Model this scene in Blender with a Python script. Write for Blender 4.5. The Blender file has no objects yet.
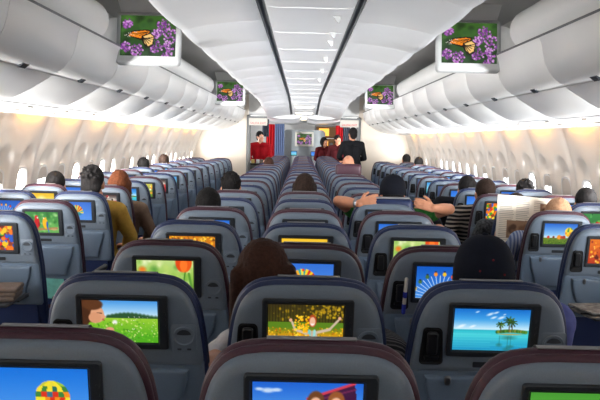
import bpy, bmesh, math, random
import numpy as np
from mathutils import Vector, Matrix, noise

random.seed(7)
R = math.radians
SC = bpy.context.scene
COL = SC.collection
CAMZ = 1.58

# ------------------------------------------------------------------ helpers
def tag(o, label=None, cat=None, group=None, kind=None):
    if label:
        n = len(label.split())
        assert 4 <= n <= 16, (n, label)
        o['label'] = label
    if cat: o['category'] = cat
    if group: o['group'] = group
    if kind: o['kind'] = kind
    return o

def link(o, parent=None):
    COL.objects.link(o)
    if parent is not None: o.parent = parent
    return o

def empty(name, loc=(0, 0, 0), rz=0.0):
    o = bpy.data.objects.new(name, None)
    o.empty_display_size = .1
    o.location = loc
    o.rotation_euler = (0, 0, rz)
    return link(o)

def obj(name, me, mat=None, parent=None):
    if mat is not None and len(me.materials) == 0: me.materials.append(mat)
    o = bpy.data.objects.new(name, me)
    return link(o, parent)

def dup(root, name=None):
    r = root.copy(); link(r)
    for ch in root.children:
        c = ch.copy(); link(c, r)
        for g in ch.children:
            d = g.copy(); link(d, c)
    return r

class MB:
    """collects shapes into one mesh"""
    def __init__(s): s.v = []; s.f = []; s.m = []
    def add(s, vs, fs, m=0):
        o = len(s.v)
        s.v += [tuple(v) for v in vs]
        s.f += [tuple(i + o for i in f) for f in fs]
        s.m += [m] * len(fs)
        return s
    def box(s, c, d, m=0, M=None):
        x, y, z = d[0] / 2, d[1] / 2, d[2] / 2
        vs = [Vector((sx * x, sy * y, sz * z)) for sz in (-1, 1) for sy in (-1, 1) for sx in (-1, 1)]
        if M is not None: vs = [M @ v for v in vs]
        vs = [v + Vector(c) for v in vs]
        return s.add(vs, [(0, 2, 3, 1), (4, 5, 7, 6), (0, 1, 5, 4), (2, 6, 7, 3), (0, 4, 6, 2), (1, 3, 7, 5)], m)
    def loft(s, rings, m=0, cap0=True, cap1=True, closed=True):
        n = len(rings[0]); vs = [p for r in rings for p in r]; fs = []
        for i in range(len(rings) - 1):
            for j in range(n if closed else n - 1):
                a = i * n + j; b = i * n + (j + 1) % n
                fs.append((a, b, b + n, a + n))
        if cap0: fs.append(tuple(reversed(range(n))))
        if cap1: fs.append(tuple(range((len(rings) - 1) * n, len(rings) * n)))
        return s.add(vs, fs, m)
    def rbox(s, c, d, r=.01, m=0, M=None, seg=3):
        """rounded box: rounded rectangle in x,y lofted along z with rounded ends"""
        x, y, z = d[0] / 2, d[1] / 2, d[2] / 2
        r = min(r, x * .98, y * .98, z * .98)
        rings = []
        prof = []
        for k in range(seg + 1):
            a = k / seg * math.pi / 2
            prof.append((r - r * math.sin(a), -z + r - r * math.cos(a)))
        prof += [(p[0], -p[1]) for p in reversed(prof)]
        for ins, zz in prof:
            ring = []
            for cx, cy, a0 in ((x - r, y - r, 0), (-x + r, y - r, 90), (-x + r, -y + r, 180), (x - r, -y + r, 270)):
                for k in range(seg + 1):
                    a = R(a0 + 90 * k / seg)
                    ring.append(Vector((cx + (r - ins) * math.cos(a), cy + (r - ins) * math.sin(a), zz)))
            rings.append(ring)
        if M is not None: rings = [[M @ p for p in q] for q in rings]
        rings = [[p + Vector(c) for p in q] for q in rings]
        return s.loft(rings, m)
    def capsule(s, a, ra, b, rb, m=0, n=16, k=5):
        a = Vector(a); b = Vector(b); d = b - a; L = d.length
        if L < 1e-6: d = Vector((0, 0, 1)); L = 1e-6
        d = d / L
        u = d.orthogonal().normalized(); w = d.cross(u)
        rings = []
        for i in range(k):
            t = (i + .35) / k * math.pi / 2
            rings.append((a - d * ra * math.cos(t), ra * math.sin(t)))
        rings.append((a, ra)); rings.append((b, rb))
        for i in range(k - 1, -1, -1):
            t = (i + .35) / k * math.pi / 2
            rings.append((b + d * rb * math.cos(t), rb * math.sin(t)))
        return s.loft([[c + (u * math.cos(2 * math.pi * j / n) + w * math.sin(2 * math.pi * j / n)) * r for j in range(n)] for c, r in rings], m)
    def ell(s, c, r, m=0, M=None, n=20, k=12):
        rings = []
        for i in range(k):
            t = math.pi * (i + .3) / (k - .4)
            ring = []
            for j in range(n):
                p = 2 * math.pi * j / n
                v = Vector((r[0] * math.sin(t) * math.cos(p), r[1] * math.sin(t) * math.sin(p), -r[2] * math.cos(t)))
                if M is not None: v = M @ v
                ring.append(v + Vector(c))
            rings.append(ring)
        return s.loft(rings, m)
    def tube(s, pts, r, m=0, n=8):
        for a, b in zip(pts[:-1], pts[1:]): s.capsule(a, r, b, r, m, n, 3)
        return s
    def mesh(s, name, smooth=40, mats=None):
        me = bpy.data.meshes.new(name)
        me.from_pydata(s.v, [], s.f)
        bm = bmesh.new(); bm.from_mesh(me)
        bmesh.ops.recalc_face_normals(bm, faces=bm.faces)
        bm.to_mesh(me); bm.free()
        if mats:
            for q in mats: me.materials.append(q)
            for p, k in zip(me.polygons, s.m): p.material_index = k
        if smooth:
            for p in me.polygons: p.use_smooth = True
            me.set_sharp_from_angle(angle=R(smooth))
        return me
    def build(s, name, mat=None, parent=None, smooth=40, mats=None):
        return obj(name, s.mesh(name, smooth, mats), mat, parent)

# ------------------------------------------------------------------ materials
def srgb(c):
    return tuple((x / 12.92 if x <= .04045 else ((x + .055) / 1.055) ** 2.4) for x in [k / 255 for k in c])

def mat(name, col, rough=.5, spec=.4, metal=0.0, var=.0, vscale=20, bump=0.0, bscale=200, col2=None, coat=0.0):
    m = bpy.data.materials.new(name); m.use_nodes = True
    nt = m.node_tree; b = nt.nodes['Principled BSDF']
    c = srgb(col) + (1,)
    b.inputs['Base Color'].default_value = c
    b.inputs['Roughness'].default_value = rough
    b.inputs['Specular IOR Level'].default_value = spec
    b.inputs['Metallic'].default_value = metal
    b.inputs['Coat Weight'].default_value = coat
    if var or col2:
        tc = nt.nodes.new('ShaderNodeTexCoord')
        n = nt.nodes.new('ShaderNodeTexNoise'); n.inputs['Scale'].default_value = vscale; n.inputs['Detail'].default_value = 4
        r = nt.nodes.new('ShaderNodeValToRGB')
        nt.links.new(tc.outputs['Object'], n.inputs['Vector'])
        nt.links.new(n.outputs['Fac'], r.inputs['Fac'])
        r.color_ramp.elements[0].position = .3; r.color_ramp.elements[1].position = .7
        c2 = srgb(col2) + (1,) if col2 else tuple(min(1, x * (1 + var)) for x in c[:3]) + (1,)
        r.color_ramp.elements[0].color = c if col2 else tuple(x * (1 - var) for x in c[:3]) + (1,)
        r.color_ramp.elements[1].color = c2
        nt.links.new(r.outputs['Color'], b.inputs['Base Color'])
    if bump:
        tc = nt.nodes.new('ShaderNodeTexCoord')
        n = nt.nodes.new('ShaderNodeTexNoise'); n.inputs['Scale'].default_value = bscale; n.inputs['Detail'].default_value = 3
        bp = nt.nodes.new('ShaderNodeBump'); bp.inputs['Strength'].default_value = bump; bp.inputs['Distance'].default_value = .004
        nt.links.new(tc.outputs['Object'], n.inputs['Vector'])
        nt.links.new(n.outputs['Fac'], bp.inputs['Height'])
        nt.links.new(bp.outputs['Normal'], b.inputs['Normal'])
    return m

def stripes(name, c1, c2, freq, axis='Z', rough=.8, warp=.4, width=.5):
    m = mat(name, c1, rough, .2)
    nt = m.node_tree; b = nt.nodes['Principled BSDF']
    tc = nt.nodes.new('ShaderNodeTexCoord')
    w = nt.nodes.new('ShaderNodeTexWave'); w.bands_direction = axis
    w.inputs['Scale'].default_value = freq; w.inputs['Distortion'].default_value = warp; w.inputs['Detail'].default_value = 1
    r = nt.nodes.new('ShaderNodeValToRGB')
    r.color_ramp.elements[0].position = width - .06; r.color_ramp.elements[1].position = width + .06
    r.color_ramp.elements[0].color = srgb(c1) + (1,); r.color_ramp.elements[1].color = srgb(c2) + (1,)
    nt.links.new(tc.outputs['Object'], w.inputs['Vector']); nt.links.new(w.outputs['Fac'], r.inputs['Fac'])
    nt.links.new(r.outputs['Color'], b.inputs['Base Color'])
    return m

def emis(name, col, strength):
    m = bpy.data.materials.new(name); m.use_nodes = True
    nt = m.node_tree; nt.nodes.clear()
    e = nt.nodes.new('ShaderNodeEmission'); o = nt.nodes.new('ShaderNodeOutputMaterial')
    e.inputs['Color'].default_value = srgb(col) + (1,); e.inputs['Strength'].default_value = strength
    nt.links.new(e.outputs[0], o.inputs[0])
    return m

def screen_mat(name, strength):
    m = bpy.data.materials.new(name); m.use_nodes = True
    nt = m.node_tree; b = nt.nodes['Principled BSDF']
    a = nt.nodes.new('ShaderNodeVertexColor'); a.layer_name = 'pic'
    b.inputs['Base Color'].default_value = (.01, .01, .012, 1); b.inputs['Roughness'].default_value = .35
    b.inputs['Specular IOR Level'].default_value = .2
    nt.links.new(a.outputs['Color'], b.inputs['Emission Color'])
    b.inputs['Emission Strength'].default_value = strength
    return m

def printed_mat(name):
    m = bpy.data.materials.new(name); m.use_nodes = True
    nt = m.node_tree; b = nt.nodes['Principled BSDF']
    a = nt.nodes.new('ShaderNodeVertexColor'); a.layer_name = 'pic'
    nt.links.new(a.outputs['Color'], b.inputs['Base Color'])
    b.inputs['Roughness'].default_value = .8; b.inputs['Specular IOR Level'].default_value = .1
    return m

MT = {}
def setup_mats():
    M = MT
    M['shell'] = mat('shell_plastic', (102, 114, 127), .42, .4, var=.05, vscale=300)
    M['shell_low'] = mat('tray_plastic', (104, 121, 140), .4, .4, var=.04, vscale=300)
    M['dark'] = mat('black_plastic', (24, 25, 27), .4, .4)
    M['bezel'] = mat('bezel_plastic', (38, 42, 47), .4, .4)
    M['recess'] = mat('recess_plastic', (18, 19, 21), .5, .3)
    M['maroon'] = mat('maroon_leather', (60, 28, 42), .42, .4, var=.12, vscale=60, bump=.25, bscale=350)
    M['blue'] = mat('blue_leather', (27, 41, 78), .42, .4, var=.12, vscale=60, bump=.25, bscale=350)
    M['cloth'] = mat('headrest_cloth', (136, 136, 138), .8, .2, bump=.2, bscale=500)
    M['metal'] = mat('seat_metal', (120, 122, 126), .35, .5, .8)
    M['arm'] = mat('armrest_plastic', (52, 56, 62), .5, .3)
    M['seatfab'] = mat('seat_fabric', (44, 58, 100), .8, .2, bump=.3, bscale=400)
    M['white'] = mat('white_panel', (238, 238, 236), .38, .4, var=.02, vscale=3)
    M['monitor'] = mat('monitor_grey', (186, 188, 188), .5, .3)
    M['bin'] = mat('bin_panel', (238, 238, 236), .33, .45, var=.02, vscale=2)
    M['psu'] = mat('service_panel', (240, 240, 240), .35, .4, var=.02, vscale=4)
    M['ceil'] = mat('ceiling_panel', (238, 239, 240), .3, .45, var=.02, vscale=2)
    M['cove'] = mat('cove_panel', (196, 194, 190), .7, .2)
    M['slot'] = mat('slot_dark', (112, 114, 116), .5, .2)
    M['wall'] = mat('sidewall_panel', (226, 218, 208), .75, .08, var=.02, vscale=3)
    M['cream'] = mat('partition_laminate', (222, 212, 198), .5, .3, var=.02, vscale=3)
    M['post'] = mat('post_grey', (104, 106, 106), .4, .5)
    M['carpet'] = mat('carpet', (46, 50, 62), .95, .1, var=.25, vscale=150, bump=.6, bscale=500)
    M['redcur'] = mat('red_curtain', (150, 22, 28), .85, .1, var=.1, vscale=30)
    M['bluecur'] = mat('blue_curtain', (84, 98, 128), .85, .1, var=.1, vscale=30)
    M['greycur'] = mat('grey_curtain', (60, 64, 74), .85, .1, var=.1, vscale=30)
    M['frame'] = mat('window_frame', (228, 226, 222), .4, .4)
    M['shade'] = mat('window_shade', (206, 196, 184), .6, .2)
    M['paneL'] = emis('window_daylight_left', (255, 250, 246), 9)
    M['paneR'] = emis('window_daylight_right', (250, 250, 255), 4)
    M['warm'] = emis('sidewall_lamp', (255, 180, 66), 60)
    M['lampw'] = emis('ceiling_lamp', (255, 236, 200), 9)
    M['galley'] = emis('galley_lamp', (255, 186, 84), 1.7)
    M['screen'] = screen_mat('screen_picture', 1.0)
    M['print'] = printed_mat('printed_paper')
    M['paper'] = mat('newsprint', (238, 230, 214), .85, .1, var=.04, vscale=40)
    M['signw'] = mat('sign_white', (196, 192, 184), .5, .3)
    M['signr'] = mat('sign_red', (200, 40, 40), .5, .3)
    M['skin1'] = mat('skin_light', (214, 160, 134), .5, .35, var=.06, vscale=30)
    M['skin2'] = mat('skin_tan', (186, 128, 98), .5, .35, var=.06, vscale=30)
    M['hair_black'] = mat('hair_black', (22, 20, 20), .75, .15, var=.4, vscale=90, bump=.6, bscale=160)
    M['hair_dark'] = mat('hair_dark_brown', (40, 28, 22), .75, .15, var=.4, vscale=90, bump=.6, bscale=160)
    M['hair_brown'] = mat('hair_brown', (56, 34, 26), .75, .15, var=.3, vscale=90, bump=.6, bscale=160)
    M['hair_red'] = mat('hair_auburn', (92, 50, 28), .75, .15, var=.3, vscale=90, bump=.6, bscale=160)
    M['hair_blond'] = mat('hair_blond', (168, 128, 98), .75, .15, var=.2, vscale=90, bump=.6, bscale=160)
    M['hair_grey'] = mat('hair_salt_pepper', (26, 24, 24), .75, .15, vscale=120, col2=(40, 38, 38), bump=.6, bscale=160)
    M['eye'] = mat('eye_white', (235, 232, 228), .2, .5)
    M['iris'] = mat('iris_brown', (46, 30, 20), .2, .5)
    M['lip'] = mat('lip', (168, 88, 82), .5, .3)
# ------------------------------------------------------------------ pictures shown on the screens
class Pic:
    def __init__(s, w=112, h=64, seed=1, asp=1.78):
        s.w, s.h, s.asp = w, h, asp
        s.U, s.V = np.meshgrid(np.linspace(0, 1, w), np.linspace(0, 1, h))   # v runs down
        s.c = np.zeros((h, w, 3)); s.rng = random.Random(seed)
    def mix(s, a, col):
        a = np.clip(a, 0, 1)[..., None]; s.c = s.c * (1 - a) + np.array(col, float) * a; return s
    def grad(s, stops):
        ps = [p for p, _ in stops]
        for k in range(3): s.c[..., k] = np.interp(s.V, ps, [q[k] for _, q in stops])
        return s
    def el(s, x, y, rx, ry, col, soft=.12, rot=0, al=1):
        ca, sa = math.cos(R(rot)), math.sin(R(rot))
        dx = (s.U - x) * s.asp; dy = s.V - y
        a = (dx * ca + dy * sa) / (rx * s.asp); b = (-dx * sa + dy * ca) / ry
        d = np.sqrt(a * a + b * b)
        return s.mix(al * np.clip((1 - d) / soft, 0, 1), col)
    def poly(s, pts, col, al=1):
        ins = np.zeros_like(s.U, bool); n = len(pts)
        for i in range(n):
            x1, y1 = pts[i]; x2, y2 = pts[(i + 1) % n]
            if y1 == y2: continue
            c = ((y1 > s.V) != (y2 > s.V)) & (s.U < (x2 - x1) * (s.V - y1) / (y2 - y1) + x1)
            ins ^= c
        return s.mix(ins * al, col)
    def line(s, x1, y1, x2, y2, w, col, al=1):
        ax, bx = x1 * s.asp, x2 * s.asp
        L2 = (bx - ax) ** 2 + (y2 - y1) ** 2 + 1e-9
        t = np.clip(((s.U * s.asp - ax) * (bx - ax) + (s.V - y1) * (y2 - y1)) / L2, 0, 1)
        d = np.hypot(s.U * s.asp - ax - t * (bx - ax), s.V - y1 - t * (y2 - y1))
        return s.mix(al * np.clip((w - d) / (w * .5) , 0, 1), col)
    def dots(s, n, x0, x1, y0, y1, r0, r1, cols, soft=.3, al=1):
        for _ in range(n):
            r = s.rng.uniform(r0, r1)
            s.el(s.rng.uniform(x0, x1), s.rng.uniform(y0, y1), r / s.asp, r * s.rng.uniform(.8, 1.2), s.rng.choice(cols), soft, 0, al)
        return s

SKY = [(0, (40, 120, 215)), (1, (150, 200, 240))]
def balloon_at(p, x, y, r, rows, basket=True):
    rows = [q for q in rows for _ in range(6)]; n = len(rows)
    for k, cs in enumerate(rows):
        v0, v1 = -1 + 2 * k / n, -1 + 2 * (k + 1) / n
        m = len(cs)
        for j, c in enumerate(cs):
            hw = lambda v: r / p.asp * math.sqrt(max(0.0, 1 - (v if v < 0 else v * .9) ** 2))
            a0, a1 = -1 + 2 * j / m, -1 + 2 * (j + 1) / m
            p.poly([(x + hw(v0) * a0, y + v0 * r), (x + hw(v0) * a1, y + v0 * r), (x + hw(v1) * a1, y + v1 * r), (x + hw(v1) * a0, y + v1 * r)], c)
    if basket: p.poly([(x - .1 * r, y + 1.15 * r), (x + .1 * r, y + 1.15 * r), (x + .08 * r, y + 1.35 * r), (x - .08 * r, y + 1.35 * r)], (90, 60, 30))

def pic_balloon():
    p = Pic(seed=2).grad([(0, (22, 112, 216)), (1, (96, 160, 236))])
    Y, O, RD, G = (240, 220, 50), (240, 140, 30), (215, 50, 30), (60, 130, 60)
    balloon_at(p, .66, .5, .29, [[(200, 200, 60), Y, (230, 215, 60), Y, (150, 190, 60)], [Y, G, Y, (40, 110, 90), Y, G], [G, RD, (60, 110, 130), RD, G, O], [Y, Y, O, RD, O, RD, Y], [Y, O, O, RD, RD, O], [O, RD, RD, O]])
    return p
def pic_kids():
    p = Pic(seed=3).grad([(0, (28, 96, 205)), (.6, (90, 160, 235)), (1, (150, 200, 245))])
    for x, y, r in ((.06, .12, .05), (.14, .14, .08), (.22, .13, .06)): p.el(x, y, r, r * .7, (225, 238, 250), .6, 0, .8)
    p.poly([(.5, .27), (.92, -.02), (.97, .55), (.75, .3)], (62, 22, 60)); p.line(.5, .27, .92, 0, .03, (205, 60, 80)); p.line(.56, .3, .93, .1, .02, (110, 40, 80))
    for x, hc in ((.575, (110, 66, 34)), (.76, (150, 86, 44))):
        p.el(x, .32, .085, .2, hc, .15); p.el(x, .4, .065, .17, (232, 180, 150), .15)
        p.el(x, .8, .12, .35, (210, 60, 60) if x < .6 else (240, 240, 240), .1)
    return p
def pic_meadow():
    p = Pic(w=64, h=40, seed=4).grad([(0, (70, 150, 50)), (1, (110, 190, 60))]); p.dots(60, 0, 1, .1, 1, .02, .07, [(90, 180, 60), (60, 140, 40), (150, 210, 80)]); return p
def pic_girl():
    p = Pic(w=128, h=74, seed=5).grad([(0, (70, 150, 225)), (.3, (170, 212, 240)), (.42, (225, 240, 245))])
    for i in range(14): p.el(.35 + i * .052, .42 - .05 * math.sin(i * .35), .05, .1 + .05 * (i / 14), (44, 84, 50), .4)
    p.mix((p.V > .42), (150, 200, 50)); p.mix(np.clip((p.V - .42) * 2.2, 0, 1), (80, 168, 30))
    p.dots(260, 0, 1, .45, 1, .008, .03, [(120, 200, 50), (70, 150, 30), (170, 215, 80), (225, 235, 150), (60, 130, 24)], .5, .8)
    p.dots(30, .4, 1, .35, .75, .006, .014, [(245, 245, 235)], .5)
    p.el(.06, .95, .13, .35, (236, 238, 244), .1)
    p.el(.1, .22, .17, .33, (84, 48, 26), .12); p.el(.02, .4, .09, .26, (70, 40, 22), .15)
    p.el(.2, .34, .095, .21, (222, 160, 122), .1); p.el(.165, .42, .09, .14, (214, 150, 112), .15)
    p.poly([(.27, .28), (.315, .4), (.26, .46)], (222, 160, 122)); p.el(.275, .46, .02, .03, (190, 96, 84), .4)
    p.line(.2, .3, .26, .31, .012, (60, 34, 24)); p.el(.14, .1, .15, .15, (92, 54, 30), .2)
    p.el(.43, .52, .045, .075, (240, 240, 236), .6); p.line(.43, .55, .38, .72, .012, (120, 150, 60))
    p.el(.36, .7, .065, .07, (220, 156, 118), .25); return p
def pic_autumn():
    p = Pic(w=128, h=74, seed=6).grad([(0, (60, 50, 16)), (.35, (70, 66, 20))])
    p.dots(60, 0, 1, 0, .38, .02, .06, [(90, 84, 20), (150, 120, 20), (60, 56, 18), (200, 160, 20)], .6, .7)
    for i in range(26): p.line(.02 + i * .039, 0, .02 + i * .039, .42, .012, (34, 26, 14), .8)
    p.dots(60, .5, 1, 0, .3, .02, .05, [(220, 180, 30), (190, 150, 24)], .5, .7)
    p.mix((p.V > .42), (90, 130, 30)); p.mix(np.clip((p.V - .55) * 6, 0, 1), (200, 150, 20))
    p.dots(320, 0, 1, .55, 1, .01, .03, [(240, 190, 30), (220, 150, 20), (250, 210, 60), (180, 110, 16), (120, 110, 20)], .4)
    p.poly([(.5, .62), (.64, .62), (.7, 1), (.48, 1)], (196, 176, 150))
    p.line(.5, .68, .36, .6, .045, (206, 184, 158)); p.line(.36, .6, .32, .42, .035, (206, 184, 158)); p.line(.65, .66, .82, .58, .045, (206, 184, 158)); p.line(.82, .58, .93, .36, .035, (206, 184, 158))
    p.el(.3, .37, .025, .05, (232, 176, 140), .3); p.el(.95, .31, .025, .05, (232, 176, 140), .3)
    p.el(.59, .38, .06, .17, (180, 74, 30), .2); p.el(.59, .4, .042, .125, (236, 182, 150), .2); p.poly([(.56, .45), (.62, .45), (.59, .49)], (250, 240, 235))
    p.line(.55, .62, .56, 1, .04, (110, 200, 200)); p.line(.62, .62, .61, 1, .04, (150, 214, 210))
    p.dots(60, .36, .54, .25, .75, .015, .04, [(250, 190, 20), (240, 160, 10), (255, 215, 60)], .3); return p
def pic_island():
    p = Pic(w=128, h=74, seed=7).grad([(0, (20, 108, 200)), (.25, (66, 160, 228)), (.49, (205, 236, 248)), (.5, (40, 180, 200)), (.62, (70, 205, 215)), (1, (20, 140, 190))])
    for x, y, r in ((.47, .12, .07), (.55, .08, .05), (.52, .2, .06), (.62, .2, .07), (.66, .12, .03), (.3, .07, .04), (.1, .42, .08), (.25, .42, .06)): p.el(x, y, r, r * .6, (240, 248, 252), .7, -20, .8)
    for i in range(12): p.line(0, .6 + i * .035, .5 + .3 * (i % 3), .6 + i * .035, .006, (110, 225, 230), .4)
    for i in range(26):
        x = .58 + i * .0155; p.el(x, .545 - .03 * math.sin((i / 25) * 3.14), .025, .05, p.rng.choice([(60, 110, 30), (90, 140, 40), (40, 80, 24), (150, 140, 60)]), .4)
    p.el(.76, .6, .2, .02, (170, 160, 90), .4); p.el(.74, .68, .14, .07, (40, 120, 110), .8, 0, .7)
    for x, y, r in ((.62, .34, .055), (.73, .24, .075), (.77, .3, .07)):
        p.line(x, y, x + .01, .55, .014, (80, 60, 36)); p.line(x, 1.14 - y + .05, x, .64, .012, (40, 110, 110), .6); p.el(x, 1.2 - y, r, .06, (40, 110, 100), .7, 0, .6)
        for a in range(8):
            t = R(a * 45 + 10); p.line(x, y, x + r * math.cos(t), y + r * 1.3 * math.sin(t) + .03, .018, p.rng.choice([(50, 90, 20), (84, 124, 30), (34, 64, 16)]))
    return p
def pic_tulip():
    p = Pic(seed=8).grad([(0, (190, 215, 130)), (.5, (150, 195, 80)), (1, (90, 150, 50))])
    p.dots(40, 0, 1, 0, 1, .08, .2, [(235, 240, 180), (120, 180, 60), (190, 215, 110), (250, 250, 225), (60, 130, 50)], .9, .6)
    for x, y, r, c in ((.1, .3, .14, (240, 110, 30)), (.05, .85, .2, (225, 60, 20)), (.25, .75, .1, (240, 150, 40)), (.88, .9, .2, (205, 40, 20)), (.5, .95, .12, (240, 190, 60))): p.el(x, y, r / 1.5, r, c, .7, 0, .85)
    p.line(.86, .3, .8, 1, .03, (70, 130, 40)); p.line(.92, .4, .98, 1, .05, (90, 150, 50))
    for dx, c in ((-.07, (225, 74, 20)), (.07, (235, 90, 24)), (0, (250, 120, 40))): p.el(.83 + dx, .14, .075, .25, c, .25, dx * 300)
    return p
def pic_umbrella():
    p = Pic(seed=9).grad([(0, (50, 110, 210)), (1, (90, 150, 230))])
    cs = [(30, 160, 150), (240, 210, 40), (215, 40, 40), (240, 200, 40), (200, 30, 50), (245, 180, 40), (40, 170, 160), (240, 220, 60)]
    for i in range(16):
        a0, a1 = math.pi + math.pi * i / 16, math.pi + math.pi * (i + 1) / 16
        p.poly([(.47, .62)] + [(.47 + .25 * math.cos(a0 + (a1 - a0) * t / 4), .62 + .46 * math.sin(a0 + (a1 - a0) * t / 4)) for t in range(5)], cs[i % 8])
    p.el(.47, .66, .2, .12, (30, 140, 150), .3); p.line(.47, .6, .47, .95, .015, (240, 240, 240)); p.el(.47, .2, .03, .05, (240, 60, 40), .4)
    return p
def pic_ferris():
    p = Pic(seed=10).grad([(0, (18, 86, 190)), (1, (60, 140, 225))])
    cx, cy = .42, 1.0
    for i in range(19):
        a = R(180 + i * 10); p.line(cx, cy, cx + .46 * math.cos(a), cy + .72 * math.sin(a), .013, (215, 232, 245), .9)
    for i in range(10):
        a = R(184 + i * 19); p.el(cx + .47 * math.cos(a), cy + .77 * math.sin(a), .04, .075, p.rng.choice([(240, 190, 40), (220, 80, 40), (235, 235, 235), (70, 110, 60), (240, 140, 40)]), .3)
        p.el(cx + .47 * math.cos(a), cy + .84 * math.sin(a) - .01, .025, .03, (40, 50, 60), .3)
    p.el(cx, cy, .07, .1, (235, 240, 245), .2); return p
def pic_leaves():
    p = Pic(w=80, h=48, seed=11).grad([(0, (210, 130, 20)), (1, (190, 90, 10))]); p.dots(260, 0, 1, 0, 1, .02, .06, [(250, 190, 40), (225, 120, 20), (160, 70, 10), (255, 215, 80), (110, 60, 12)], .4); return p
def pic_gold():
    p = Pic(w=64, h=36, seed=12).grad([(0, (240, 190, 40)), (.4, (250, 222, 90)), (.7, (240, 160, 30)), (1, (120, 60, 10))]); p.el(.5, .3, .2, .2, (255, 246, 170), .9); return p
def pic_parrots():
    p = Pic(seed=13).grad([(0, (60, 140, 60)), (1, (110, 180, 90))]); p.dots(50, 0, 1, 0, 1, .06, .16, [(40, 110, 40), (120, 190, 90), (170, 215, 140), (70, 150, 60)], .8, .7)
    p.line(.3, .86, .95, .78, .07, (176, 130, 80)); p.el(.85, .84, .12, .06, (200, 160, 110), .4)
    p.el(.34, .55, .095, .3, (205, 24, 24), .15, 8); p.el(.34, .28, .06, .13, (215, 30, 28), .2); p.el(.37, .28, .025, .05, (245, 240, 230), .3); p.line(.3, .7, .24, .98, .04, (190, 30, 30)); p.el(.41, .6, .03, .15, (150, 20, 30), .4)
    p.el(.6, .55, .09, .29, (245, 185, 20), .15, -6); p.el(.59, .3, .055, .12, (245, 190, 30), .2); p.el(.59, .22, .045, .06, (60, 150, 80), .3); p.el(.66, .62, .035, .2, (30, 100, 180), .3); p.el(.56, .3, .02, .04, (245, 245, 235), .3); p.line(.66, .75, .7, 1, .03, (40, 90, 190)); return p
def pic_candy():
    p = Pic(w=80, h=56, seed=14).grad([(0, (120, 30, 20)), (1, (60, 50, 20))]); p.dots(150, 0, 1, 0, 1, .1, .13, [(225, 40, 30), (245, 200, 30), (60, 160, 50), (40, 90, 200), (245, 120, 20), (150, 60, 30), (250, 220, 60)], .2); return p
def pic_balloons():
    p = Pic(seed=15).grad([(0, (30, 100, 205)), (.55, (140, 195, 240)), (.68, (220, 232, 235)), (.7, (110, 130, 40)), (1, (70, 110, 20))])
    p.dots(120, 0, 1, .72, 1, .01, .04, [(90, 130, 30), (130, 150, 40), (50, 84, 20)], .5, .8)
    Y, O, RD, G = (245, 215, 50), (240, 150, 40), (210, 60, 40), (110, 160, 60)
    balloon_at(p, .76, .4, .23, [[Y, G, Y, G], [Y, G, Y, Y], [O, Y, O, Y], [Y, O, Y, O]])
    for x, r, c in ((.14, .08, RD), (.3, .07, (120, 60, 40)), (.47, .13, O), (.55, .08, RD), (.62, .1, (170, 60, 30)), (.9, .09, (90, 60, 50))): p.el(x, .66, r / 1.7, r, c, .3)
    return p
def pic_redcar():
    p = Pic(w=80, h=48, seed=16).grad([(0, (60, 40, 36)), (.35, (200, 196, 190)), (.4, (200, 24, 30)), (1, (190, 10, 26))]); p.dots(14, .1, .9, .1, .35, .05, .1, [(40, 26, 24), (230, 220, 200), (170, 30, 30)], .3); p.line(0, .55, 1, .5, .03, (240, 120, 120)); p.el(.5, .75, .3, .12, (230, 60, 60), .6); return p
def pic_berries():
    p = Pic(w=80, h=48, seed=17).grad([(0, (60, 140, 70)), (1, (40, 110, 50))]); p.dots(50, 0, 1, 0, 1, .05, .12, [(60, 150, 70), (90, 180, 90), (30, 90, 40)], .6); p.el(.6, .65, .15, .28, (215, 30, 30), .2); p.el(.45, .8, .12, .2, (190, 20, 30), .2); p.el(.6, .42, .07, .08, (120, 190, 70), .4); return p
def pic_fire():
    p = Pic(w=64, h=48, seed=18).grad([(0, (230, 120, 20)), (1, (180, 50, 14))]); p.dots(90, 0, 1, 0, 1, .03, .08, [(250, 190, 40), (240, 130, 20), (150, 30, 16), (90, 24, 12), (255, 220, 110)], .5); return p
def pic_sky():
    p = Pic(w=24, h=16, seed=19).grad([(0, (40, 110, 215)), (1, (90, 160, 240))]); return p
def pic_cyan():
    p = Pic(w=24, h=16, seed=20).grad([(0, (60, 150, 220)), (.5, (130, 205, 235)), (1, (60, 180, 190))]); return p
def pic_slate():
    p = Pic(w=24, h=16, seed=21).grad([(0, (70, 90, 130)), (1, (50, 64, 92))]); return p
def pic_flowers():
    p = Pic(w=64, h=48, seed=22).grad([(0, (210, 200, 80)), (1, (90, 140, 50))]); p.dots(46, 0, 1, 0, 1, .07, .14, [(240, 200, 40), (220, 60, 40), (70, 150, 60), (250, 240, 200), (240, 130, 40)], .5); return p
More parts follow.
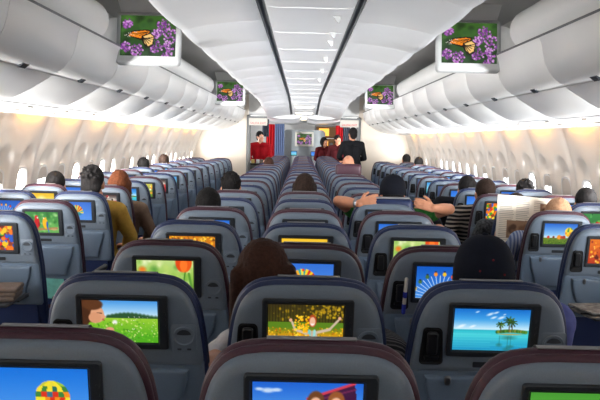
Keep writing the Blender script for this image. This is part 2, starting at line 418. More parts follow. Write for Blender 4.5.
def pic_butterfly():
    p = Pic(w=112, h=84, seed=23, asp=1.35).grad([(0, (60, 96, 40)), (1, (40, 70, 34))])
    p.dots(60, 0, 1, 0, 1, .06, .16, [(36, 64, 30), (74, 120, 50), (50, 84, 44), (30, 44, 26)], .8, .7)
    for cx, cy, r in ((.78, .25, .16), (.9, .5, .18), (.62, .75, .16), (.85, .85, .18), (.3, .85, .15), (.12, .2, .12), (.1, .78, .12), (.66, .45, .12)):
        for _ in range(46):
            a = p.rng.uniform(0, 6.28); q = r * math.sqrt(p.rng.random())
            p.el(cx + q * math.cos(a) / 1.35, cy + q * math.sin(a), .022, .03, p.rng.choice([(168, 92, 180), (196, 130, 206), (134, 66, 150), (214, 160, 220), (110, 50, 130)]), .4)
    p.poly([(.1, .5), (.2, .38), (.46, .34), (.56, .36), (.5, .5), (.4, .62)], (30, 20, 16)); p.poly([(.14, .5), (.22, .41), (.44, .37), (.53, .39), (.46, .5), (.36, .56)], (238, 136, 30))
    p.poly([(.38, .5), (.54, .42), (.62, .5), (.6, .74), (.5, .8), (.4, .68)], (30, 20, 16)); p.poly([(.41, .52), (.54, .45), (.6, .52), (.58, .7), (.5, .76), (.43, .66)], (246, 200, 124))
    for i in range(6): p.line(.4 + i * .008, .52 + i * .01, .46 + i * .03, .8 - i * .055, .012, (30, 20, 16))
    for i in range(4): p.line(.5, .4, .2 + i * .07, .46 + i * .02, .008, (40, 24, 16))
    p.dots(16, .08, .3, .4, .54, .008, .015, [(245, 240, 230)], .5); return p
def pic_news():
    p = Pic(w=96, h=120, seed=24, asp=.72); p.mix(np.ones_like(p.U), (244, 236, 220))
    for i in range(24):
        if i < 2: p.line(.08, .05 + i * .035, .8, .05 + i * .035, .008, (120, 110, 100), .8); continue
        y = .05 + i * .038
        for c in range(2):
            if y > .5 and c == 1: continue
            p.line(.07 + c * .46, y, .44 + c * .46 + p.rng.uniform(-.05, .02), y, .007, (150, 140, 128), .8)
    p.poly([(.28, .52), (.95, .5), (.95, .86), (.28, .88)], (150, 120, 96)); p.dots(8, .35, .9, .6, .82, .05, .1, [(90, 66, 52), (200, 170, 140), (120, 90, 70)], .5)
    return p

PICMESH = {}
def pic_mesh(key, w, h, fn):
    """flat grid w x h metres in local XZ, facing -Y, vertex colours from the painter"""
    k = (key, w, h)
    if k in PICMESH: return PICMESH[k]
    p = fn(); W, H = p.w, p.h
    c = np.clip(p.c / 255, 0, 1)
    lin = np.where(c <= .04045, c / 12.92, ((c + .055) / 1.055) ** 2.4)
    xs = (p.U - .5) * w; zs = (.5 - p.V) * h
    vs = np.stack([xs, np.zeros_like(xs), zs], -1).reshape(-1, 3)
    fs = []
    for j in range(H - 1):
        for i in range(W - 1):
            a = j * W + i; fs.append((a, a + W, a + W + 1, a + 1))
    me = bpy.data.meshes.new('picture_' + key); me.from_pydata(vs.tolist(), [], fs)
    at = me.color_attributes.new('pic', 'FLOAT_COLOR', 'POINT')
    col = np.ones((W * H, 4), np.float32); col[:, :3] = lin.reshape(-1, 3)
    at.data.foreach_set('color', col.ravel())
    PICMESH[k] = me
    return me
# ------------------------------------------------------------------ seats
TILT = 12.0
ST, CT = math.sin(R(TILT)), math.cos(R(TILT))
TOP = 1.150
UX = 1.06
def P(u, w, t): return Vector((u * UX, w * ST - t * CT, TOP - w * CT - t * ST))

def bez(p0, p1, p2, p3, n):
    out = []
    for i in range(n):
        t = i / n
        out.append(tuple((1 - t) ** 3 * a + 3 * t * (1 - t) ** 2 * b + 3 * t * t * (1 - t) * c + t ** 3 * d for a, b, c, d in zip(p0, p1, p2, p3)))
    return out

def half_profile():
    """right half of the seat back outline (u, w) from the top centre down"""
    pts = [(0, 0), (.05, .0), (.095, .001)]
    pts += bez((.115, .003), (.178, .012), (.206, .05), (.222, .125), 9)[1:]
    pts += bez((.222, .125), (.232, .18), (.240, .26), (.244, .36), 5)
    return pts
def outline(inset, w_end, w_start=None):
    pr = half_profile()
    pr = pr + [(.245, .44), (.246, .60), (.246, .80)]
    # inset along normals
    q = []
    for i, (u, w) in enumerate(pr):
        a = pr[max(0, i - 1)]; b = pr[min(len(pr) - 1, i + 1)]
        du, dw = b[0] - a[0], b[1] - a[1]; L = math.hypot(du, dw)
        nx, nw = -dw / L, du / L            # pointing inwards
        if i == 0: nx, nw = 0, 1
        q.append((max(0, u + nx * inset), w + nw * inset))
    def cut(q, wv, below):
        out = []
        for i in range(len(q)):
            if (q[i][1] <= wv) == (not below): out.append(q[i])
        for i in range(len(q) - 1):
            if (q[i][1] - wv) * (q[i + 1][1] - wv) < 0:
                t = (wv - q[i][1]) / (q[i + 1][1] - q[i][1])
                p = (q[i][0] + t * (q[i + 1][0] - q[i][0]), wv)
                if below: out = [p] + [z for z in out]
                else: out = out + [p]
                break
        return out
    return q, cut
def closed_outline(inset, w0, w1):
    q, cut = outline(inset, w1)
    if w1 is not None: q = cut(q, w1 - inset * .6, False)
    if w0 is not None: q = cut(q, w0 + inset * .6, True)
    right = q
    left = [(-u, w) for u, w in reversed(q) if u > 1e-5]
    return right + left

def ring(inset, w0, w1, t): return [P(u, w, t) for u, w in closed_outline(inset, w0, w1)]
def resamp(poly, n):
    L = [0]
    m = len(poly)
    for i in range(m): L.append(L[-1] + (poly[(i + 1) % m] - poly[i]).length)
    out = []; k = 0
    for j in range(n):
        s = L[-1] * j / n
        while L[k + 1] < s: k += 1
        f = (s - L[k]) / max(1e-9, L[k + 1] - L[k])
        out.append(poly[k].lerp(poly[(k + 1) % m], f))
    return out
def rrect(cu, cw, hu, hw, r, t, seg=4, taper=0.0):
    pts = []
    for sx, sy, a0 in ((1, -1, -90), (1, 1, 0), (-1, 1, 90), (-1, -1, 180)):
        for k in range(seg + 1):
            a = R(a0 + 90 * k / seg)
            w = sy * (hw - r) + r * math.sin(a)
            u = sx * (hu - r) + r * math.cos(a)
            u *= 1 - taper * (w / hw) * .5
            pts.append(P(cu + u, cw + w, t))
    return pts

SEATM = {}
def seat_meshes():
    S = SEATM; M = MT
    def cushion(mt):
        prof = [(.05, .0), (.03, .004), (.010, .001), (.002, -.004), (.0, -.012), (.002, -.020), (.005, -.024), (.002, -.029), (-.001, -.037), (.001, -.047), (.008, -.060), (.022, -.072), (.05, -.078)]
        mb = MB()
        n = 96
        rings = [resamp(ring(max(0, i) if i > 0 else 0, None, .74, t), n) for i, t in prof]
        # negative insets: scale outwards a little
        for k, (i, t) in enumerate(prof):
            if i < 0:
                c = sum(rings[k], Vector()) / n
                rings[k] = [p + (p - c).normalized() * (-i) for p in rings[k]]
        mb.loft(rings); me = mb.mesh('back_cushion_' + mt, 50); me.materials.append(M[mt]); return me
    for k in ('maroon', 'blue'): S['cushion_' + k] = cushion(k)
    mb = MB(); mb.loft([resamp(ring(i, None, .287, t), 80) for i, t in ((.011, .0), (.011, .010), (.014, .019), (.022, .026), (.041, .030), (.051, .0305))])
    S['shell'] = mb.mesh('upper_shell', 35); S['shell'].materials.append(M['shell'])
    mb = MB(); mb.loft([resamp(ring(i, .266, .53, t), 80) for i, t in ((.010, -.004), (.010, .008), (.013, .016), (.022, .021), (.037, .022))])
    S['lower'] = mb.mesh('lower_shell', 35); S['lower'].materials.append(M['shell_low'])
    # folded tray table with inward curving sides
    def trayring(ins, t):
        pts = []
        for i in range(13):
            a = i / 12; w = .292 + a * .2
            hu = .186 - .05 * math.sin(a * 1.5) ** 2
            pts.append((hu - ins, .292 + ins + a * (.2 - 2 * ins)))
        return [P(u, w, t) for u, w in pts] + [P(-u, w, t) for u, w in reversed(pts)]
    mb = MB(); mb.loft([trayring(0, .02), trayring(0, .029), trayring(.003, .034), trayring(.009, .037), trayring(.02, .038)])
    S['tray'] = mb.mesh('tray_table', 35); S['tray'].materials.append(M['shell_low'])
    mb = MB(); mb.loft([rrect(-.12, .302, .009, .016, .008, t) for t in (.036, .041)] + [rrect(-.12, .302, .006, .012, .005, .044)])
    S['latch'] = mb.mesh('latch', 35); S['latch'].materials.append(M['metal'])
    mb = MB()
    mb.loft([rrect(0, .132, .131, .088, .008, .028), rrect(0, .132, .131, .088, .008, .036), rrect(0, .132, .128, .085, .007, .039), rrect(-.006, .130, .113, .074, .004, .039), rrect(-.006, .130, .109, .070, .003, .0335)])
    for k in range(3): mb.loft([rrect(.1215, .100 + k * .02, .0035, .005, .002, t) for t in (.038, .0405)], 0)
    S['bezel'] = mb.mesh('screen_bezel', 35); S['bezel'].materials.append(M['bezel'])
    mb = MB(); mb.loft([rrect(-.172, .190, 0.0315, 0.0616, .014, .028, taper=-.25), rrect(-.172, .190, 0.0315, 0.0616, .014, .033, taper=-.25), rrect(-.172, .190, 0.0284, 0.0583, .012, .034, taper=-.25), rrect(-.172, .190, 0.0252, 0.0550, .010, .0312, taper=-.25)])
    S['cradle'] = mb.mesh('handset_cradle', 35); S['cradle'].materials.append(M['recess'])
    mb = MB(); mb.loft([rrect(-.172, .178, .015, .036, .008, .030), rrect(-.172, .178, .016, .038, .008, .040), rrect(-.172, .178, .012, .034, .006, .045)])
    mb.loft([rrect(-.172, .226, .022, .007, .004, .030), rrect(-.172, .226, .020, .005, .003, .043)])
    S['handset'] = mb.mesh('handset', 35); S['handset'].materials.append(M['dark'])
    mb = MB(); mb.loft([rrect(.176, .184, .036, .047, .008, .028), rrect(.176, .184, .036, .047, .008, .0315), rrect(.176, .184, .034, .045, .007, .0325)], 0)
    def circ(r, t, n=28): return [P(.176 + r * math.cos(2 * math.pi * i / n), .174 + r * math.sin(2 * math.pi * i / n), t) for i in range(n)]
    mb.loft([circ(.031, .030), circ(.031, .0375), circ(.029, .0385), circ(.027, .0365), circ(.024, .036)], 0)
    cres = [P(.176 + .022 * math.cos(R(a)), .174 + .022 * math.sin(R(a)), .0375) for a in range(200, 341, 14)] + [P(.176 + .022 * math.cos(R(a)), .174 - .008 + .004 * math.sin(R(a - 180)) + .0, .0375) for a in range(340, 199, -20)]
    mb.loft([[p + Vector((0, .004, 0)) for p in cres], cres], 1)
    mb.loft([rrect(.162, .219, .006, .003, .002, t) for t in (.032, .0335)], 1); mb.loft([rrect(.19, .219, .006, .003, .002, t) for t in (.032, .0335)], 1)
    S['cup'] = mb.mesh('cup_holder', 35, [M['shell'], M['arm']])
    mb = MB(); mb.loft([rrect(.0, .249, .05, .009, .004, t) for t in (.029, .0325)]); S['plate'] = mb.mesh('placard', 35); S['plate'].materials.append(M['bezel'])
    # headrest cloth over the top edge
    mb = MB(); r0 = []; hu = .09
    path = [(-.0030, -.032), (-.0036, -.038), (-.003, -.046), (.003, -.060), (.018, -.076), (.05, -.084), (.14, -.086)]
    rings = []
    for w, t in path: rings.append([P(u, w + dw, t - (.003 if dw > 0 else 0)) for u, dw in ((-hu, .0), (hu, .0), (hu, .003), (-hu, .003))])
    mb.loft(rings); S['cloth'] = mb.mesh('headrest_cloth', 30); S['cloth'].materials.append(M['cloth'])
    mb = MB(); mb.loft([[P(u, w, t) for u, w in ((-.2, .515), (.2, .515), (.21, .70), (-.21, .70))] for t in (-.0, .018)]); S['pocket'] = mb.mesh('magazine_pocket', 30); S['pocket'].materials.append(M['seatfab'])
    mb = MB(); mb.rbox((0, .44, .43), (.47, .46, .13), .05, seg=4); S['seat'] = mb.mesh('seat_cushion', 50); S['seat'].materials.append(M['seatfab'])
    mb = MB(); mb.box((0, .42, .345), (.46, .40, .05)); S['pan'] = mb.mesh('seat_frame', 30); S['pan'].materials.append(M['dark'])
    for sx in (-1, 1):
        mb = MB(); mb.tube([(sx * .17, .28, .34), (sx * .17, .22, .012)], .018); mb.tube([(sx * .17, .54, .34), (sx * .17, .62, .012)], .018); mb.box((sx * .17, .42, .010), (.05, .5, .02))
        S['leg%d' % sx] = mb.mesh('leg', 40); S['leg%d' % sx].materials.append(M['metal'])
        mb = MB(); mb.rbox((sx * .2825, .40, .645), (.036, .40, .04), .015); mb.rbox((sx * .2825, .30, .50), (.030, .12, .30), .012)
        S['arm%d' % sx] = mb.mesh('armrest', 40); S['arm%d' % sx].materials.append(M['arm'])
    mb = MB(); mb.rbox((0, -.20, .715), (.40, .27, .018), .008); mb.box((-.17, -.03, .70), (.02, .16, .02)); mb.box((.17, -.03, .70), (.02, .16, .02)); S['open'] = mb.mesh('open_tray', 40); S['open'].materials.append(M['arm'])

ORD = 'zeroth nearest second third fourth fifth sixth seventh eighth ninth tenth eleventh twelfth thirteenth fourteenth fifteenth sixteenth seventeenth eighteenth nineteenth twentieth twenty-first twenty-second twenty-third twenty-fourth twenty-fifth'.split()
COLX = {'LW': -2.185, 'LA': -1.665, 'ML': -.563, 'MC': 0, 'MR': .563, 'RA': 1.63, 'RW': 2.15}
COLN = {'LW': 'left window column', 'LA': 'left aisle column', 'ML': 'left column of middle block', 'MC': 'centre column of middle block', 'MR': 'right column of middle block', 'RA': 'right aisle column', 'RW': 'right window column'}
def rowy(n, col='M'): return .82 * (n + 1) + (.27 if col[0] != 'M' else 0)
SEATS = {}
SHOW = {('ML', 1): ('balloon', 'striped balloon'), ('MC', 1): ('kids', 'two children under sky'), ('MR', 1): ('meadow', 'green meadow'),
        ('ML', 2): ('girl', 'girl blowing dandelion'), ('MC', 2): ('autumn', 'woman throwing leaves'), ('MR', 2): ('island', 'palm island'),
        ('ML', 3): ('tulip', 'orange tulips'), ('MC', 3): ('umbrella', 'rainbow umbrella'), ('MR', 3): ('ferris', 'ferris wheel'),
        ('ML', 4): ('leaves', 'orange leaves'), ('MC', 4): ('gold', 'golden sunset'), ('MR', 4): ('tulip', 'orange tulips'),
        ('ML', 5): ('sky', None), ('MC', 5): ('slate', None), ('MR', 5): ('sky', None), ('MC', 6): ('sky', None), ('ML', 6): ('slate', None), ('MR', 6): ('slate', None),
        ('ML', 7): ('umbrella', 'rainbow umbrella'), ('LA', 4): ('candy', 'coloured sweets'), ('LA', 5): ('parrots', 'two parrots'), ('LA', 6): ('umbrella', 'rainbow umbrella'),
        ('LA', 7): ('redcar', 'red picture'), ('LA', 8): ('island', 'palm island'), ('LA', 9): ('flowers', 'bright flowers'), ('LA', 10): ('redcar', 'red picture'), ('LA', 11): ('cyan', None), ('LA', 12): ('slate', None),
        ('LW', 6): ('ferris', 'ferris wheel'), ('LW', 7): ('gold', 'yellow picture'), ('RA', 4): ('fire', 'orange picture'), ('RA', 5): ('balloons', 'balloons over field'),
        ('RA', 7): ('candy', 'coloured sweets'), ('RA', 6): ('slate', None), ('RW', 6): ('berries', 'red berries'), ('RW', 7): ('sky', None), ('RA', 8): ('sky', None), ('RA', 9): ('sky', None), ('RW', 8): ('cyan', None)}
PICS = dict(balloon=pic_balloon, kids=pic_kids, meadow=pic_meadow, girl=pic_girl, autumn=pic_autumn, island=pic_island, tulip=pic_tulip, umbrella=pic_umbrella, ferris=pic_ferris, leaves=pic_leaves, gold=pic_gold,
            parrots=pic_parrots, candy=pic_candy, balloons=pic_balloons, redcar=pic_redcar, berries=pic_berries, fire=pic_fire, sky=pic_sky, cyan=pic_cyan, slate=pic_slate, flowers=pic_flowers)
NAMED = {'left': 1}
def make_seat(col, n, first, rarm=False, full=True, dx=0, dy=0):
    S = SEATM
    colour = 'maroon' if n % 2 else 'blue'
    r = empty('airline_seat', (COLX[col] + dx, rowy(n, col) + dy, 0))
    if col[0] != 'M': r.scale = (.91, 1, 1)
    k = n - first + 1
    pos = ('nearest' if k == 1 else ORD[k] + ' from the camera') + ' in the ' + COLN[col]
    pic = SHOW.get((col, n))
    if pic is None:
        q = random.random()
        pic = ('sky' if q < .3 else 'cyan' if q < .5 else 'slate', None)
    lab = '%s-rimmed seat, %s' % (colour, pos)
    if pic[1] and len(lab.split()) + 1 + len(pic[1].split()) <= 16: lab += ', showing ' + pic[1]
    grp = {'L': 'seats in the left block', 'M': 'seats in the middle block', 'R': 'seats in the right block'}[col[0]]
    tag(r, lab, 'airline seat', grp)
    bc = obj('back_cushion', S['cushion_' + colour], None, r); bc['label'] = colour + ' leather back cushion rim'
    obj('upper_shell', S['shell'], None, r)
    lo = obj('lower_shell', S['lower'], None, r)
    tr = obj('tray_table', S['tray'], None, r)
    bz = obj('screen_bezel', S['bezel'], None, r)
    sc = obj('screen', pic_mesh(pic[0], .2280, .1360, PICS[pic[0]]), MT['screen'], bz)
    sc.location = P(-.006, .130, .0348); sc.rotation_euler = (R(TILT), 0, 0)
    cr = obj('handset_cradle', S['cradle'], None, r)
    cu = obj('cup_holder', S['cup'], None, r)
    obj('headrest_cloth', S['cloth'], None, r)['label'] = 'pale cloth over the top edge'
    if full:
        obj('handset', S['handset'], None, cr); obj('latch', S['latch'], None, tr); obj('placard', S['plate'], None, r)
    if col in ('LA', 'RA') and n == 4: obj('folding_tray', S['open'], None, r)['label'] = 'dark tray folded down'
    obj('magazine_pocket', S['pocket'], None, r)
    obj('seat_cushion', S['seat'], None, r); obj('seat_frame', S['pan'], None, r)
    obj('leg', S['leg-1'], None, r); obj('leg', S['leg1'], None, r)
    obj('armrest', S['arm-1'], None, r)
    if rarm: obj('armrest', S['arm1'], None, r)
    SEATS[(col, n)] = r
    return r
def build_seats():
    seat_meshes()
    spec = {'ML': (1, 24), 'MC': (1, 24), 'MR': (1, 24), 'LA': (4, 19), 'RA': (4, 19), 'LW': (6, 19), 'RW': (6, 19)}
    for col, (a, b) in spec.items():
        for n in range(a, b + 1):
            make_seat(col, n, a, dx=-.02 if (col, n) == ('ML', 1) else 0, dy={('ML', 1): .09, ('MC', 1): .03}.get((col, n), 0), rarm=col in ('MR', 'LA', 'RW'), full=n <= 12)
WINL, WINR, WUP = 3.9, 4.2, 40
V3 = lambda *a: Vector(a)
# ------------------------------------------------------------------ cabin shell
def wallx(z): return 2.49 - .19 * ((z - .85) / .9) ** 2
WP = 1.16
W0 = 7.46 - WP * 9       # panel seams at W0 + 1.1 k
YA, YB = -2.85, 18.65
WZ = (1.13, .36, .20, .19)   # reveal centre z, half height, half width, corner radius
def sdf_rr(dy, dz, hy, hz, r):
    qx, qz = abs(dy) - hy + r, abs(dz) - hz + r
    return math.hypot(max(qx, 0), max(qz, 0)) + min(max(qx, qz), 0) - r
def sm(a, b, x):
    t = min(1, max(0, (x - a) / (b - a))); return t * t * (3 - 2 * t)
def win_y(): return [W0 + WP * k + d * WP for k in range(0, 20) for d in (.25, .75) if YA < W0 + WP * k + d * WP < YB - .2]
def disp(y, z):
    k = (y - W0) / WP; f = k - math.floor(k)
    d = 0
    e = min(f, 1 - f) * WP                                  # distance to the panel seam
    d += .014 * (1 - sm(0, .09, e)) * sm(.2, .5, z)         # panels curve outwards to the seam
    d -= .016 * math.sin(math.pi * f)
    for c in (.25, .75):
        s = sdf_rr((f - c) * WP, z - WZ[0], WZ[2], WZ[1], WZ[3])
        d += .058 * sm(.0, .085, -s) if s < 0 else 0
    return d
def wall(side):
    sx = -1 if side == 'left' else 1
    zs = [0, .15, .3, .45, .55] + [.6 + .025 * i for i in range(45)] + [1.74, 1.80, 1.86]
    ny = int((YB - YA) / .0275)
    ys = [YA + (YB - YA) * i / ny for i in range(ny + 1)]
    row = [[disp(y, z) for z in zs] for y in ys]
    rings = [[(sx * (wallx(z) + row[i][j]), ys[i], z) for j, z in enumerate(zs)] for i in range(len(ys))]
    mb = MB(); mb.loft(rings, cap0=False, cap1=False, closed=False)
    tag(mb.build('wall_' + side, MT['wall'], smooth=60), kind='structure')
    # dado panel, window frames and panes
    fr = MB(); 
    n = 32
    def rr(hy, hz, r, x):
        pts = []
        for cy, cz, a0 in ((hy - r, hz - r, 0), (-hy + r, hz - r, 90), (-hy + r, -hz + r, 180), (hy - r, -hz + r, 270)):
            for k in range(8):
                a = R(a0 + 90 * k / 7); pts.append((cy + r * math.cos(a), cz + r * math.sin(a)))
        return pts
    def wring(hy, hz, r, off): return [Vector((sx * (wallx(1.08 + z) + off) - sx * wallx(1.08), y, z)) for y, z in rr(hy, hz, r, 0)]
    mb = MB(); mb.loft([wring(.155, .205, .11, .03), wring(.150, .20, .11, .012), wring(.138, .188, .10, .012), wring(.128, .178, .10, .03)], cap0=False, cap1=False); fm = mb.mesh('window_frame_' + side, 40); fm.materials.append(MT['frame'])
    mb = MB(); mb.loft([wring(.129, .179, .10, .026), wring(.06, .09, .05, .026)], cap0=False); pm = mb.mesh('pane_' + side, 40); pm.materials.append(MT['paneL' if sx < 0 else 'paneR'])
    def shade_mesh(frac):
        zz = .182 - .364 * frac
        r = [Vector((p.x, p.y, max(p.z, zz))) for p in wring(.132, .182, .10, .021)]
        r2 = [p + Vector((-sx * .004, 0, 0)) for p in r]
        mb = MB(); mb.loft([r, r2]); me = mb.mesh('shade', 40); me.materials.append(MT['shade']); return me
    shades = {f: shade_mesh(f) for f in (.35, .6, 1.0)}
    rs = random.Random(5 if sx < 0 else 9)
    for i, y in enumerate(win_y()):
        w = obj('window_%d' % (i + 1 + (0 if sx < 0 else 50)), fm); w.location = (sx * wallx(1.08), y, 1.08); tag(w, kind='structure')
        obj('pane', pm, None, w)
        L = bpy.data.lights.new('window_fill_light', 'AREA'); L.shape = 'RECTANGLE'; L.size = .2; L.size_y = .2; L.energy = WINL if sx < 0 else WINR  # added lamp inside each pane, boosting daylight on ceiling and seat backs
        L.color = (1, .985, .97) if sx < 0 else (.96, .98, 1); L.spread = R(96)
        lo = bpy.data.objects.new('window_fill_light', L); link(lo); lo.location = (sx * (wallx(1.08) - .02), y, 1.12)
        aim = V3(-sx * math.cos(R(WUP)), 0, math.sin(R(WUP)))
        if y > 2.4: aim = V3(-sx * .58, .74, .32); L.energy *= 1.8 if sx < 0 else 1.35; L.spread = R(78); lo.location.z = 1.23; lo.location.x -= sx * .11; L.energy *= .2 if y > 15 else 1
        else: L.energy *= .95
        lo.rotation_euler = aim.to_track_quat('-Z', 'Y').to_euler()
        f = rs.choice((0, 0, 0, .35, .35, .6) if sx < 0 else (0, 0, .35, .35, .6, .6))
        if 3 < y < 5.0: f = .0 if sx < 0 else .35
        if f: obj('window_shade', shades[f], None, w)
    # lamps behind the valance, one per panel
    for k in range(20):
        yc = W0 + WP * k + WP / 2
        if yc > YB - .4: break
        mb = MB(); mb.box((0, 0, 0), (.02, .56, .014)); l = mb.build('sidewall_lamp', MT['warm']); l.location = (sx * 2.212, yc, 1.785)
        tag(l, kind='structure'); l.name = 'trim_%d' % (100 + k + (0 if sx < 0 else 30))

def bins(side):
    sx = -1 if side == 'left' else 1
    door = [(1.31, 2.19), (1.322, 2.165), (1.330, 2.13), (1.337, 2.09), (1.35, 2.045), (1.372, 2.00), (1.405, 1.957), (1.44, 1.932), (1.47, 1.918)]
    lip = [(1.472, 1.914), (1.50, 1.892), (1.55, 1.862), (1.62, 1.82), (1.69, 1.785), (1.75, 1.764)]
    seams = [4.75 + 1.1 * k for k in range(-6, 14)]
    seams = [y for y in seams if y < 18.4] + [18.45]
    dm = {}
    def sec(pts, y0, y1, back):
        g = .0025
        mb = MB()
        def r(y, ins): 
            c = Vector((1.7, 0, 2.05)); out = []
            for x, z in pts + back:
                v = Vector((x, 0, z)); d = (c - v).normalized() * ins
                out.append((sx * (x + d.x), y, z + d.z))
            return out
        mb.loft([r(y0 + g, .006), r(y0 + g + .002, .0015), r(y0 + g + .006, 0), r(y1 - g - .006, 0), r(y1 - g - .002, .0015), r(y1 - g, .006)])
        return mb
    back = [(1.60, 1.93), (2.1, 1.95), (2.1, 2.2), (1.6, 2.25)]
    latch = MB()
    latch.loft([[(sx * x, y, z) for x, y, z in q] for q in (
        [(1.452, -.055, 1.945), (1.452, .055, 1.945), (1.478, .05, 1.925), (1.478, -.05, 1.925)],
        [(1.436, -.045, 1.928), (1.436, .045, 1.928), (1.462, .042, 1.908), (1.462, -.042, 1.908)])])
    lm = latch.mesh('latch', 30); lm.materials.append(MT['bezel'])
    vis = 0
    for i in range(len(seams) - 1):
        y0, y1 = seams[i], seams[i + 1]
        r = empty('overhead_bin', (0, (y0 + y1) / 2, 0))
        cy = (y0 + y1) / 2
        if y1 > 2.9: vis += 1
        lab = ('white overhead bin on the %s side, %s' % (side, 'nearest the camera' if vis <= 1 else ORD[vis] + ' from the camera'))
        if vis <= 1 and y1 <= 2.9: lab = 'white overhead bin on the %s side, beside or behind the camera' % side
        tag(r, lab, 'overhead bin', 'overhead bins on the %s side' % side)
        h = (y1 - y0) / 2
        sec(door, -h, h, back).build('bin_door', MT['bin'], r)
        L = obj('latch', lm, None, r); L['label'] = 'dark recessed latch'
        sec(lip, -h - .0026, h + .0026, [(2.0, 1.775), (2.1, 1.93), (1.6, 1.925)]).build('bin_base', MT['bin'], r)
    # rolls above the doors with gaps for the monitors
    gaps = [(-3, None)]
    segs = [(-2.8, 5.45), (6.25, 11.9), (12.7, 18.4)]
    for i, (a, b) in enumerate(segs):
        mb = MB(); rings = []
        n = 24
        def rg(y, sc): return [(sx * (1.45 + .135 * sc * math.cos(2 * math.pi * j / n)), y, 2.325 + .135 * sc * math.sin(2 * math.pi * j / n)) for j in range(n)]
        for k in range(6): t = k / 5 * math.pi / 2; rings.append(rg(a + .08 * (1 - math.sin(t)), math.sin(t) * .6 + .4))
        for k in range(6): t = k / 5 * math.pi / 2; rings.append(rg(b - .08 * (1 - math.cos(t)), .4 + .6 * math.cos(t)))
        mb.loft(rings); o = mb.build('bin_fairing', MT['bin'], smooth=50)
        o.name = 'trim_%d' % (10 + i + (0 if sx < 0 else 5)); tag(o, kind='structure')
    mb = MB(); mb.box((sx * 1.318, 8, 2.197), (.02, 20.8, .012)); o = mb.build('trim_%d' % (40 if sx < 0 else 41), MT['slot'], smooth=0); tag(o, kind='structure')
    # passenger service panels between the bins and the wall
    mb = MB()
    pts = [(1.752, 1.764), (1.76, 1.758), (1.95, 1.742), (2.215, 1.726), (2.23, 1.73), (2.23, 1.76), (1.76, 1.785)]
    ys = [YA] + [4.75 + 1.1 * k for k in range(-6, 13)] + [18.45]
    for i in range(len(ys) - 1):
        mb.loft([[(sx * x, y, z) for x, z in pts] for y in (ys[i] + .004, ys[i + 1] - .004)])
    o = mb.build('trim_%d' % (20 if sx < 0 else 21), MT['psu'], smooth=30); tag(o, kind='structure')
    # small air nozzles and speaker slots on the service panels
    mb = MB()
    for k in range(1, 17):
        yc = rowy(k) + .45
        mb.box((sx * 1.86, yc, 1.7485), (.11, .10, .006)); mb.box((sx * 1.99, yc + .2, 1.737), (.05, .14, .006))
    o = mb.build('trim_%d' % (22 if sx < 0 else 23), MT['shade'], smooth=0); tag(o, kind='structure')

